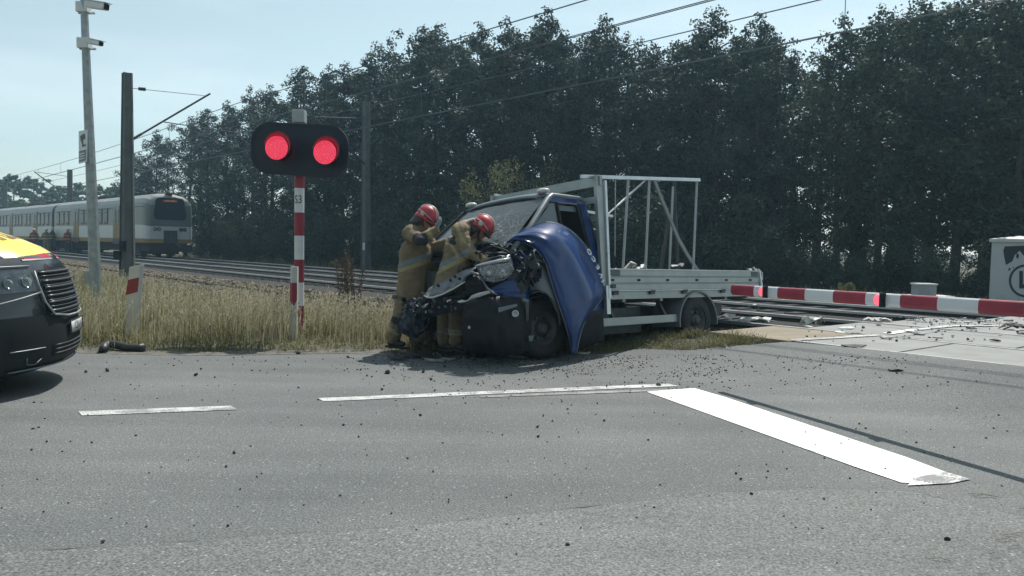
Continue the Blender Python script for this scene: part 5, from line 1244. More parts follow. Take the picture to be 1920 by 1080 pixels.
bent('wing_panel', [[(905, 548, 8.92), (935, 534, 8.94), (965, 520, 9.02), (992, 514, 9.12)], [(912, 552, 8.9), (935, 548, 8.9), (965, 545, 8.98), (990, 545, 9.1)], [(918, 560, 8.94), (945, 560, 8.92), (970, 562, 9.0), (992, 566, 9.12)]], M_BLUE, nz_=.012)
plate('headlight_housing', [(950, 520, 8.98), (972, 500, 9.0), (996, 470, 9.1), (1010, 490, 9.12), (1000, 520, 9.1), (985, 548, 9.05), (968, 556, 9.0)], M_BLACK2, .05, None, .03)
bent('inner_wing', [[(985, 500, 9.12), (1000, 492, 9.16), (1020, 498, 9.2), (1034, 520, 9.26)], [(990, 525, 9.12), (1002, 520, 9.12), (1022, 522, 9.18), (1044, 560, 9.26)], [(994, 546, 9.14), (1008, 542, 9.12), (1030, 556, 9.18), (1052, 600, 9.28)]], M_GPL, nz_=.012)
m = MB(); m.tube([W(998, 549, 9.1), W(1010, 546, 9.1), W(1024, 550, 9.12), W(1036, 562, 9.18), W(1046, 582, 9.25), W(1050, 610, 9.3)], .012, 6); obj('wheel_arch_lip', m, M_DGREY, truck, world=True)
bent('wheel_arch_liner', [[(992, 556, 9.3), (1020, 552, 9.4), (1050, 570, 9.45)], [(996, 590, 9.7), (1025, 580, 9.75), (1056, 600, 9.6)], [(1000, 640, 9.9), (1030, 640, 9.9), (1075, 640, 9.7)]], M_BLACK, nz_=.02)
bent('sill', [[(1045, 590, 9.42), (1080, 590, 9.55), (1130, 580, 9.9)], [(1052, 630, 9.5), (1085, 635, 9.6), (1132, 622, 9.95)], [(1056, 650, 9.55), (1090, 652, 9.7), (1134, 640, 10.0)]], M_BLACK, nz_=.01)
# headlight
hl = bent('headlight', [[(893, 497, 8.9), (925, 488, 8.84), (956, 477, 8.88)], [(898, 512, 8.84), (928, 506, 8.76), (962, 496, 8.84)], [(905, 526, 8.88), (928, 528, 8.82), (962, 514, 8.9)]], pm('headlight_inside', (.12, .13, .14), .25, metal=.8, var=.3, scale=30), nz_=.004, solid=.01)
m = MB(); m.tube([W(893, 499, 8.82), W(905, 495.5, 8.79), W(925, 491, 8.77), W(945, 487, 8.79), W(955, 485, 8.82)], .02, 8, flat=.8); obj('headlight_trim', m, M_ALU2, hl, world=True, smooth=True)
m = MB(); m.tube([W(897, 500, 8.8), W(903, 513, 8.78), W(909, 525, 8.79), W(925, 528.5, 8.77), W(944, 524, 8.8), (W(960, 512, 8.84))], .010, 6); obj('headlight_rim', m, M_GPL, hl, world=True, smooth=True)
for c, r_ in (((918, 511, 8.78), .075), ((942, 508, 8.80), .06)):
    m = MB(); m.lathe(W(*c), (0.15, -1, 0.1), [(-.02, .01), (.0, r_*.6), (.03, r_), (.035, r_), (.03, r_*.95)], 20); m.ell(W(c[0], c[1], c[2]-.02), (.018, .018, .018)); obj('reflector', m, M_CHROME, hl, world=True, smooth=True)
glm = pm('lens_glass', (.75, .8, .8), .06, var=0, trans=.9, alpha=.45)
bent('lens', [[(900, 505, 8.72), (928, 497, 8.66), (958, 492, 8.74)], [(904, 517, 8.70), (930, 513, 8.62), (964, 505, 8.74)], [(911, 527, 8.74), (930, 527, 8.68), (960, 513, 8.78)]], glm, hl, nz_=.002, solid=.004)
# bent front panel, radiator support and hanging parts
cross = bent('front_crossmember', [[(797, 552, 9.35), (806, 539, 9.38), (824, 529, 9.32), (850, 517, 9.22), (872, 506, 9.12), (894, 500, 8.98)],
    [(800, 556, 9.2), (812, 553, 9.2), (828, 545, 9.14), (850, 535, 9.06), (868, 524, 8.98), (888, 507, 8.94)],
    [(803, 558, 9.16), (815, 557, 9.16), (832, 551, 9.1), (852, 541, 9.02), (870, 529, 8.96), (876, 516, 8.95)]], pm('front_panel_grey', (.17, .19, .20), .4, metal=.3, var=.25, scale=10), nz_=.016, n=(10, 22))
m = MB(); m.tube([W(795, 554, 9.2), W(801, 557.5, 9.14), (W(811, 558.5, 9.12)), W(830, 552, 9.06), W(850, 542, 9.0), W(872, 528, 8.93)], 0, 8, radii=[.008, .013, .014, .010, .009, .007]); obj('bright_edge', m, M_ALU2, cross, world=True, smooth=True)
for q in ((822, 536, 9.18), (845, 526, 9.1), (862, 523, 9.02), (853, 519, 9.1)): m = MB(); m.lathe(W(*q), (0, -1, .5), [(0, .018), (.012, .017), (.012, 0)], 10); obj('bolt_hole', m, M_BLACK, cross, world=True)
m = MB(); m.tube([W(868, 531, 8.95), W(872, 518, 8.93), W(884, 511, 8.9), W(898, 515, 8.86), W(906, 527, 8.84), W(914, 541, 8.82), W(924, 549, 8.8), W(932, 553, 8.78)], 0, 8, radii=[.012, .018, .020, .014, .012, .012, .012, .006]); obj('bent_frame_tube', m, pm('front_panel_grey', ()), truck, world=True, smooth=True) if False else obj('bent_frame_tube', m, M_GPL, truck, world=True, smooth=True)
bent('air_box', [[(873, 521, 8.98), (886, 515, 8.96), (898, 519, 8.94)], [(872, 535, 8.92), (888, 532, 8.9), (908, 534, 8.88)], [(872, 555, 8.96), (890, 550, 8.92), (914, 545, 8.88)]], M_BLACK, nz_=.01)
plate('grille_strip', [(878, 561, 8.86), (884, 554, 8.85), (897, 549, 8.84), (922, 544, 8.80), (925, 547, 8.80), (905, 555, 8.83), (881, 563, 8.86)], M_ALU2, .02)
plate('grille_bracket', [(857, 565, 8.9), (866, 562, 8.9), (872, 564, 8.88), (880, 561, 8.87), (880, 565, 8.87), (862, 568, 8.9)], M_WHT, .015)
m = MB(); m.beam(W(782, 592, 9.3), W(870, 572, 8.98), .05, .10); m.beam(W(870, 572, 8.98), W(925, 556, 8.88), .05, .12); obj('lower_crossbeam', m, M_BLACK, truck, world=True)
bent('radiator', [[(790, 560, 9.3), (830, 556, 9.2), (872, 545, 9.1)], [(792, 575, 9.34), (832, 572, 9.22), (874, 562, 9.1)], [(795, 590, 9.36), (832, 584, 9.26), (872, 578, 9.12)]], M_BLACK2, nz_=.03)
def jumble(name, n_, box_, mats, rg, sz=(.03, .09), par=None):
    """a knot of torn brackets, hoses and shards inside a picture box at a depth range"""
    x0, x1, y0, y1, d0, d1 = box_; m = MB()
    for i in range(n_):
        c = W(rg.uniform(x0, x1), rg.uniform(y0, y1), rg.uniform(d0, d1)); k = rg.random(); m.cur = rg.choice(range(len(mats)))
        if k < .45:
            pts = [c]
            for _ in range(3): pts.append(pts[-1]+Vector((rg.uniform(-1, 1), rg.uniform(-.6, .6), rg.uniform(-1, .8)))*sz[1]*.8)
            m.tube(pts, rg.uniform(.004, .013), 5)
        elif k < .8:
            u = Vector((rg.uniform(-1, 1), rg.uniform(-.5, .5), rg.uniform(-1, 1))).normalized(); v = u.cross(Vector((rg.uniform(-1, 1), 1, rg.uniform(-1, 1)))).normalized(); s = rg.uniform(*sz)
            m.add([c-u*s-v*s*.4, c+u*s*.8-v*s*.5, c+u*s*.6+v*s*.5+Vector((0, -.02, 0)), c-u*s*.7+v*s*.6, c+Vector((0, -.015, .01))], [(0, 1, 4), (1, 2, 4), (2, 3, 4), (3, 0, 4)])
        else: m.box(c, (rg.uniform(*sz)*.8, rg.uniform(*sz)*.7, rg.uniform(*sz)*.8), Matrix.Rotation(rg.uniform(0, 3), 3, (rg.uniform(-1, 1), rg.uniform(-1, 1), 1)))
    return obj(name, m, mats, par or truck, world=True)
jr = random.Random(4)
dkb = pm('dark_blue_plastic', (.02, .035, .06), .4, var=.3, scale=12)
bent('hanging_radiator_fan', [[(768, 570, 9.34), (785, 566, 9.3), (800, 572, 9.28)], [(755, 592, 9.32), (775, 590, 9.22), (802, 596, 9.26)], [(745, 612, 9.36), (768, 618, 9.26), (796, 622, 9.32)], [(742, 622, 9.4), (762, 628, 9.34), (782, 634, 9.4)]], dkb, nz_=.05, seed=3)
jumble('torn_brackets', 60, (752, 800, 556, 618, 9.15, 9.4), [M_BLACK2, M_BLACK, dkb, M_DGREY], jr, (.02, .07))
jumble('torn_wiring', 26, (772, 870, 556, 590, 9.0, 9.25), [M_BLACK2, M_BLACK, M_DGREY], jr, (.02, .06))
jumble('bright_torn_edges', 16, (760, 930, 555, 585, 8.85, 9.1), [M_ALU2, M_GPL], jr, (.012, .035))
jumble('torn_engine_parts', 50, (955, 1015, 465, 530, 8.98, 9.2), [M_BLACK2, M_BLACK, M_DGREY, M_BLACK], jr, (.03, .09))
jumble('glinting_clips', 9, (965, 1012, 466, 505, 8.94, 9.0), [M_ALU2, M_CHROME], jr, (.012, .03))
jumble('engine_bay_hoses', 34, (885, 965, 462, 495, 9.1, 9.4), [M_BLACK, M_BLACK2, M_BLACK], jr, (.04, .12))
bent('cowl_panel', [[(893, 462, 9.5), (912, 455, 9.45), (935, 458, 9.4), (955, 470, 9.3)], [(893, 474, 9.4), (915, 470, 9.3), (938, 472, 9.25), (960, 480, 9.2)], [(892, 488, 9.3), (915, 486, 9.2), (940, 480, 9.15), (960, 484, 9.15)]], M_BLACK, nz_=.03)
m = MB(); m.tube([W(892, 459, 9.4), W(908, 454, 9.36), W(925, 456, 9.3), W(942, 464, 9.25), W(956, 474, 9.2)], .013, 6); m.tube([W(900, 476, 9.2), W(925, 473, 9.15), W(950, 475, 9.1)], .012, 6); m.tube([W(905, 492, 9.0), W(920, 484, 8.98), W(938, 480, 9), W(956, 483, 9.0)], .010, 6); obj('cowl_rubber', m, M_GPL, truck, world=True, smooth=True)
# thin dark glossy patch lying on the road at the truck front
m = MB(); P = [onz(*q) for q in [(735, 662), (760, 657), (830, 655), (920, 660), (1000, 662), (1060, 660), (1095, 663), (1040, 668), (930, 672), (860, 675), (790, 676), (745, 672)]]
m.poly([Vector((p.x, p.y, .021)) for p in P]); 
tag(obj('dark_ground_patch', m, pm('dark_glossy', (.03, .03, .032), .3, var=.4, scale=8)), kind='structure')
for i, (px, py, L, W_, mt, lb, h) in enumerate([(812, 676, .26, .06, deb_g, 'long pale plastic splinter in the shadow before the firefighters', .02), (838, 674, .16, .05, deb_g, 'small pale splinter right of the long one', .02), (968, 670, .22, .05, deb_g, 'pale splinter under the truck bumper', .02), (1018, 663, .3, .14, deb_g, 'broken grey trim under the front wheel', .04), (1090, 663, .22, .05, deb_w, 'thin white strip beside the bonnet tip', .02), (742, 672, .32, .10, deb_d, 'dark crushed plastic at the left firefighter boots', .05), (772, 668, .3, .1, deb_d, 'dark shards between the two firefighters', .04)]):
    P = onz(px, py, .03); m = MB(); shard(m, P, L, W_, -.3, rs, h, 7); shard(m, P+Vector((.07, .03, 0)), L*.5, W_, .5, rs, h, 6); tag(obj('debris_fragment', m, mt), lb, 'debris', 'broken pieces under the truck front')

# ------------------------------------------------------------------ firefighters
def suit_mat(name, base, slabs):
    """canvas cloth; slabs = [(centre, normal, half width, radius, colour)] reflective tape sewn round limbs and hem"""
    m = bpy.data.materials.new(name); m.use_nodes = True; n = m.node_tree; b = n.nodes['Principled BSDF']; b.inputs['Roughness'].default_value = .85
    tc = n.nodes.new('ShaderNodeTexCoord'); z = n.nodes.new('ShaderNodeTexNoise'); z.inputs['Scale'].default_value = 7; z.inputs['Detail'].default_value = 6
    n.links.new(tc.outputs['Object'], z.inputs[0]); r = n.nodes.new('ShaderNodeValToRGB'); r.color_ramp.elements[0].position = .3; r.color_ramp.elements[1].position = .72
    r.color_ramp.elements[0].color = (*[c*.72 for c in base], 1); r.color_ramp.elements[1].color = (*[c*1.2 for c in base], 1); n.links.new(z.outputs[0], r.inputs[0]); col = r.outputs[0]
    for c, nn, hw, rad, cl in slabs:
        nn = Vector(nn).normalized()
        sub = n.nodes.new('ShaderNodeVectorMath'); sub.operation = 'SUBTRACT'; sub.inputs[1].default_value = tuple(c); n.links.new(tc.outputs['Object'], sub.inputs[0])
        dt_ = n.nodes.new('ShaderNodeVectorMath'); dt_.operation = 'DOT_PRODUCT'; dt_.inputs[1].default_value = tuple(nn); n.links.new(sub.outputs[0], dt_.inputs[0])
        ab = n.nodes.new('ShaderNodeMath'); ab.operation = 'ABSOLUTE'; n.links.new(dt_.outputs['Value'], ab.inputs[0])
        lt = n.nodes.new('ShaderNodeMath'); lt.operation = 'LESS_THAN'; lt.inputs[1].default_value = hw; n.links.new(ab.outputs[0], lt.inputs[0])
        ln = n.nodes.new('ShaderNodeVectorMath'); ln.operation = 'LENGTH'; n.links.new(sub.outputs[0], ln.inputs[0])
        l2 = n.nodes.new('ShaderNodeMath'); l2.operation = 'LESS_THAN'; l2.inputs[1].default_value = rad; n.links.new(ln.outputs['Value'], l2.inputs[0])
        mm = n.nodes.new('ShaderNodeMath'); mm.operation = 'MULTIPLY'; n.links.new(lt.outputs[0], mm.inputs[0]); n.links.new(l2.outputs[0], mm.inputs[1])
        mx_ = n.nodes.new('ShaderNodeMixRGB'); mx_.inputs[2].default_value = (*cl, 1); n.links.new(mm.outputs[0], mx_.inputs[0]); n.links.new(col, mx_.inputs[1]); col = mx_.outputs[0]
    n.links.new(col, b.inputs['Base Color'])
    z2 = n.nodes.new('ShaderNodeTexNoise'); z2.inputs['Scale'].default_value = 26; z2.inputs['Detail'].default_value = 5; n.links.new(tc.outputs['Object'], z2.inputs[0])
    bp = n.nodes.new('ShaderNodeBump'); bp.inputs['Strength'].default_value = .5; bp.inputs['Distance'].default_value = .02; n.links.new(z2.outputs[0], bp.inputs['Height']); n.links.new(bp.outputs[0], b.inputs['Normal'])
    return m
TAN = (.20, .155, .092); YEL = (.30, .265, .13); SIL = (.17, .21, .23); PATCH = (.022, .024, .028)
skin = pm('skin', (.38, .22, .15), .6, var=.1, scale=8); glove_m = pm('work_glove', (.20, .25, .28), .8, var=.25, scale=20); boot_m = pm('boot_leather', (.018, .017, .016), .6, var=.3)
helm_r = pm('helmet_red', (.38, .018, .035), .45, var=.3, scale=14, coat=.25, bump=.1, bscale=40); helm_b = pm('helmet_dark', (.02, .02, .022), .4); helm_s = pm('helmet_reflective', (.42, .40, .34), .4, var=.1)
hi_vis = pm('canvas_dark', PATCH, .85)
def cap_(mb, a, b, ra, rb, fl=(1, 1), n=14):
    """closed tapered limb piece with rounded ends"""
    a, b = Vector(a), Vector(b); d = (b-a); L = d.length; d.normalize(); pts = []; rr = []
    for k in range(4): t = -math.cos(k/3*math.pi/2); pts.append(a+d*ra*t*.98); rr.append(ra*max(.05, math.sqrt(max(0, 1-t*t))))
    pts[-1] = a; rr[-1] = ra
    for k in range(1, 4): t = k/4; pts.append(a.lerp(b, t)); rr.append(ra+(rb-ra)*t)
    for k in range(4): t = math.sin(k/3*math.pi/2); pts.append(b+d*rb*t*.98); rr.append(rb*max(.05, math.sqrt(max(0, 1-t*t))))
    mb.tube(pts, 0, n, radii=rr, flat=fl[1]); return mb
def hand(mb, wrist, dirv, palm_n, r=1.0, curl=.5, side=1):
    """palm, four bent fingers of unequal length and a thumb"""
    d = Vector(dirv).normalized(); pn = Vector(palm_n); pn = (pn-d*pn.dot(d)).normalized(); x = d.cross(pn)*side; w = Vector(wrist)
    rows = []
    for t, ww, th in ((0, .027, .02), (.03, .038, .02), (.06, .044, .018), (.092, .043, .015)):
        c = w+d*t*r; rows.append([c+x*math.cos(a)*ww*r+pn*math.sin(a)*th*r for a in [2*math.pi*k/12 for k in range(12)]])
    mb.grid(rows, True); mb.poly(rows[0][::-1]); mb.poly(rows[-1])
    for i, (off, L) in enumerate(((-.033, .072), (-.011, .082), (.011, .077), (.032, .060))):
        p = w+(d*.088+x*off)*r; pts = [p-d*.01]; ang = 0; dd = d
        for k in range(3): ang = curl*(k+.6)*.55; dd = (d*math.cos(ang)+pn*math.sin(ang)); p = p+dd*L*r*(.45, .32, .23)[k]; pts.append(p.copy())
        mb.tube(pts, 0, 8, radii=[.0115*r, .0112*r, .010*r, .0075*r])
    p = w+(d*.025-x*.035)*r; q = p+(d*.6-x*.7+pn*.25).normalized()*.04*r; e = q+(d*.85-x*.15+pn*.5).normalized()*.035*r; mb.tube([p, q, e], 0, 8, radii=[.015*r, .0125*r, .009*r])
def head_(parent, c, face, up_, hel_tilt=0, visor=True):
    f_ = Vector(face).normalized(); u_ = Vector(up_); u_ = (u_-f_*u_.dot(f_)).normalized(); s_ = f_.cross(u_); Mx = Matrix((f_, -s_, u_)).transposed(); c = Vector(c)
    P = lambda x, y, z: c + Mx @ Vector((x, y, z))
    m = MB(); m.ell(c, (.098, .076, .118), 18, 12, Mx); m.ell(P(.02, 0, -.06), (.075, .056, .062), 14, 8, Mx); m.ell(P(.100, 0, -.015), (.018, .013, .022), 8, 6, Mx)
    for s in (1, -1): m.ell(P(-.005, s*.076, -.01), (.018, .01, .03), 8, 6, Mx)
    m.ell(P(.088, 0, -.058), (.012, .026, .008), 8, 6, Mx)
    for s in (1, -1): m.ell(P(.082, s*.03, .012), (.012, .014, .008), 8, 6, Mx)
    cap_(m, P(-.02, 0, -.06), P(-.035, 0, -.17), .055, .06)
    hd = remesh(m, 'head', skin, parent, .009, 2)
    m = MB()
    for s in (1, -1): m.ell(P(.088, s*.031, .012), (.009, .011, .006), 8, 6, Mx)
    obj('eyes', m, pm('eye_dark', (.03, .025, .02), .3), hd, smooth=True)
    m = MB(); m.ell(P(-.012, 0, .035), (.140, .115, .122), 28, 12, Mx, R(-8), math.pi/2)      # shell
    rows = []
    for k in range(29):
        a = 2*math.pi*k/28; ex = 1.0+.10*max(0, math.cos(a)); back = -.055*max(0, -math.cos(a))
        rows.append([P(-.012+math.cos(a)*.139, math.sin(a)*.114, .018+back*.3), P(-.012+math.cos(a)*.150*ex, math.sin(a)*.121, -.005+back), P(-.012+math.cos(a)*.143*ex, math.sin(a)*.116, -.016+back)])
    m.grid(rows); hm = obj('helmet', m, helm_r, parent, smooth=True, solid=.004)
    m = MB()
    for yy in (-.022, .022): m.tube([P(-.012+math.cos(a)*.142, yy, .035+math.sin(a)*.124) for a in [R(15+150*k/12) for k in range(13)]], .008, 6)
    obj('crest', m, helm_s, hm, smooth=True)
    m = MB()
    for s in (1, -1): m.tube([P(-.012+math.cos(a)*.142, s*abs(math.sin(a))*.117, .02+.035*math.sin(a)**2) for a in [R(20+140*k/10) for k in range(11)]], .009, 6, flat=.5)
    m.ell(P(-.03, .114, .03), (.035, .010, .028), 12, 6, Mx); m.ell(P(-.03, -.114, .03), (.035, .010, .028), 12, 6, Mx); obj('reflective_band', m, helm_s, hm, smooth=True)
    m = MB(); rows = []
    for k in range(13):
        a = R(-62+124*k/12); rows.append([P(-.01+math.cos(a)*.145, math.sin(a)*.118, .02), P(.0+math.cos(a)*.148, math.sin(a)*.116, -.03)])
    m.grid(rows); obj('visor', m, helm_b, hm, smooth=True, solid=.003)
    m = MB(); rows = []
    for k in range(17):
        a = R(75+210*k/16); rows.append([P(-.012+math.cos(a)*.135, math.sin(a)*.112, .0), P(-.03+math.cos(a)*.125, math.sin(a)*.11, -.07), P(-.03+math.cos(a)*.135, math.sin(a)*.125, -.15)])
    m.grid(rows); obj('neck_curtain', m, helm_b, hm, smooth=True, solid=.004)
    m = MB(); 
    for s in (1, -1): m.tube([P(.01, s*.098, .0), P(.03, s*.075, -.07), P(.05, s*.03, -.118)], .007, 6)
    m.tube([P(.05, -.03, -.118), P(.055, 0, -.122), P(.05, .03, -.118)], .008, 6); obj('chin_strap', m, helm_b, hm)
    return hd, P
def person(label, group, J, slabsJ, slabsT, seed, armfl=1, hd=None, bulk=1.0, hands=((1, .5), (1, .5))):
    root = thing('person', label, 'person', (J['hipN'][0], J['hipN'][1], 0), group)
    V = {k: Vector(v) for k, v in J.items()}
    pel = (V['hipN']+V['hipF'])/2; sh = (V['shN']+V['shF'])/2
    # body under the clothes
    m = MB(); cap_(m, pel, sh, .13, .14); cap_(m, sh, V['neck'], .09, .055)
    for s in 'NF':
        cap_(m, V['hip'+s], V['knee'+s], .075, .05); cap_(m, V['knee'+s], V['ank'+s], .05, .035); cap_(m, V['sh'+s], V['elb'+s], .05, .038); cap_(m, V['elb'+s], V['wri'+s], .038, .028)
    body = remesh(m, 'body', skin, root, .02, 2)
    # jacket
    m = MB(); b = bulk
    ch = pel.lerp(sh, .62); wa = pel.lerp(sh, .30); hem = pel + (pel-sh).normalized()*.10
    cap_(m, wa, ch, .165*b, .185*b); cap_(m, hem, wa, .178*b, .168*b); cap_(m, V['shN'], V['shF'], .095*b, .095*b); cap_(m, ch, sh.lerp(V['neck'], .3), .175*b, .10*b)
    cap_(m, sh, V['neck'], .10*b, .082)
    hx = (V['hipN']-V['hipF']); hx.z = 0; hx.normalize()
    for s in (1, -1): cap_(m, hem+hx*s*.06, ch+hx*s*.07, .13*b, .14*b)
    for s in 'NF':
        cap_(m, V['sh'+s], V['elb'+s], .082*b, .068*b); cap_(m, V['elb'+s], V['wri'+s], .066*b, .05*b)
    remesh(m, 'jacket', suit_mat('jacket_cloth_%d' % seed, TAN, [(Vector(c)-root.matrix_world.translation, *r) for c, *r in slabsJ]), root, .014, 3, .011, 8, seed)
    m = MB()
    cap_(m, pel+Vector((0, 0, .05)), pel-Vector((0, 0, .04)), .155*b, .15*b)
    for s in 'NF': cap_(m, V['hip'+s], V['knee'+s], .112*b, .088*b); cap_(m, V['knee'+s], V['ank'+s]+Vector((0, 0, .02)), .088*b, .082*b)
    remesh(m, 'trousers', suit_mat('trouser_cloth_%d' % seed, TAN, [(Vector(c)-root.matrix_world.translation, *r) for c, *r in slabsT]), root, .014, 3, .011, 8, seed+4)
    for s in 'NF':
        a = V['ank'+s]; t_ = V['toe'+s]; m = MB(); cap_(m, a+Vector((0, 0, .10)), a-Vector((0, 0, .02)), .062, .058)
        d = (t_-a); d.z = 0; d.normalize(); g = a.copy(); g.z = a.z-.055
        cap_(m, g-d*.03, g+d*.15, .05, .045, fl=(1, .8)); cap_(m, g+d*.02+Vector((0, 0, .03)), g+d*.10, .05, .045)
        bt = remesh(m, 'boot', boot_m, root, .01, 2)
        m = MB(); m.box(g+d*.06+Vector((0, 0, -.045)), (.30, .10, .025), Matrix.Rotation(math.atan2(d.y, d.x), 3, 'Z')); obj('sole', m, M_RUB, bt, bevel=.008)
    for s, (sd_, cu) in zip('NF', hands):
        m = MB(); w_ = V['wri'+s]; d = V['han'+s]-w_; cap_(m, w_-d.normalized()*.05, w_+d.normalized()*.02, .042, .034); hand(m, w_, d, V['pal'+s], 1.12, cu, sd_)
        remesh(m, 'glove', glove_m, root, .0055, 1)
    head_(root, V['head'], V['face'], V['up'])
    return root, body
GA = 'firefighters at the crushed front of the truck'
A = lambda px, py, y: aty(px, py, y)
yA = 9.95
JA = dict(hipN=A(765, 536, yA-.06), hipF=A(783, 536, yA+.10), kneeN=A(752, 590, yA-.10), kneeF=A(784, 592, yA+.08), ankN=A(737, 635, yA-.04), ankF=A(781, 640, yA+.12), toeN=A(760, 642, yA-.15), toeF=A(800, 645, yA),
    shN=A(770, 437, yA-.10), shF=A(795, 437, yA+.16), elbN=A(790, 452, yA-.34), elbF=A(812, 466, yA+.10), wriN=A(815, 432, yA-.26), wriF=A(836, 456, yA-.05), hanN=A(824, 417, yA-.24), hanF=A(848, 452, yA-.10), palN=Vector((-.5, .2, .2)), palF=Vector((.3, .2, -1)),
    neck=A(790, 428, yA), head=A(801, 409, yA-.02), face=Vector((.80, -.42, -.62)), up=Vector((.45, -.1, .85)))
hemA = A(766, 497, yA); nA = (A(766, 400, yA)-A(758, 497, yA)).normalized()+Vector((.30, 0, 0))
sJ = [(A(765, 492, yA), (-.33, 0, 1), .030, .42, SIL), (A(762, 503, yA), (-.33, 0, 1), .024, .42, YEL), (A(786, 449, yA-.36), (0, 0, 1), .075, .105, PATCH), (A(806, 437, yA-.3), (.8, 0, .5), .022, .10, YEL)]
sT = [(A(740, 620, yA-.05), (.3, 0, .9), .028, .16, YEL), (A(782, 624, yA+.1), (.2, 0, .95), .028, .14, YEL), (A(748, 600, yA-.1), (0, 0, 1), .05, .10, PATCH)]
pA, bA = person('firefighter in tan gear and red helmet, gloved hand raised to his face, left one', GA, JA, sJ, sT, 3, bulk=1.13)
m = MB(); c = A(741, 557, yA-.20); m.box(c, (.075, .012, .05)); pz = obj('leg_badge', m, pm('badge_pale', (.22, .22, .17), .7), pA)
m = MB(); m.box(c+Vector((0, -.004, 0)), (.062, .012, .036)); obj('badge_field', m, pm('badge_dark', (.05, .05, .045), .7), pz)
vs, fs = text_mesh('PSP', .034); m = MB(); m.add([c+Vector((v.x, -.012, v.y)) for v in vs], fs); obj('badge_text', m, pm('badge_pale', ()), pz)
yB = 9.50
JB = dict(hipN=A(856, 524, yB-.04), hipF=A(839, 524, yB+.12), kneeN=A(857, 590, yB-.06), kneeF=A(836, 590, yB+.12), ankN=A(856, 640, yB-.02), ankF=A(833, 640, yB+.14), toeN=A(872, 648, yB-.18), toeF=A(850, 648, yB),
    shN=A(862, 434, yB-.16), shF=A(887, 432, yB+.18), elbN=A(880, 474, yB-.26), elbF=A(903, 470, yB+.10), wriN=A(912, 490, yB-.34), wriF=A(921, 486, yB-.10), hanN=A(926, 497, yB-.37), hanF=A(932, 492, yB-.18), palN=Vector((0, .1, -1)), palF=Vector((0, .2, -1)),
    neck=A(889, 421, yB), head=A(905, 428, yB-.03), face=Vector((.70, -.2, -.72)), up=Vector((.72, -.1, .60)))
sJ = [(A(845, 489, yB), (-.52, 0, 1), .030, .42, SIL), (A(840, 500, yB), (-.52, 0, 1), .024, .42, YEL), (A(858, 432, yB-.2), (.75, 0, .35), .010, .17, YEL), (A(864, 436, yB-.2), (.75, 0, .35), .010, .17, YEL), (A(893, 450, yB-.1), (-.6, 0, 1), .022, .12, YEL), (A(852, 470, yB-.2), (.8, 0, .45), .020, .16, YEL), (A(845, 447, yB-.15), (.4, 0, 1), .06, .09, PATCH)]
sT = [(A(857, 622, yB), (0, 0, 1), .032, .15, YEL), (A(857, 621, yB), (0, 0, 1), .012, .16, SIL), (A(834, 622, yB+.14), (0, 0, 1), .032, .10, YEL), (A(834, 621, yB+.14), (0, 0, 1), .012, .105, SIL)]
pB, bB = person('firefighter in tan gear and red helmet bending over the torn engine, right one', GA, JB, sJ, sT, 8, bulk=1.10)
m = MB(); m.tube([A(872, 421, yB-.10), A(880, 413, yB-.06), A(890, 412, yB-.06), A(897, 420, yB-.1)], 0, 8, radii=[.02, .035, .035, .02], flat=.5); obj('collar', m, pm('collar_white', (.42, .42, .40), .7, var=.2), pB, smooth=True)
m = MB(); m.lathe(A(915, 437, yB-.16), (0, -1, 0), [(0, .02), (0, .034), (.03, .034), (.035, .026), (.035, 0)], 14); obj('helmet_torch', m, helm_b, pB)
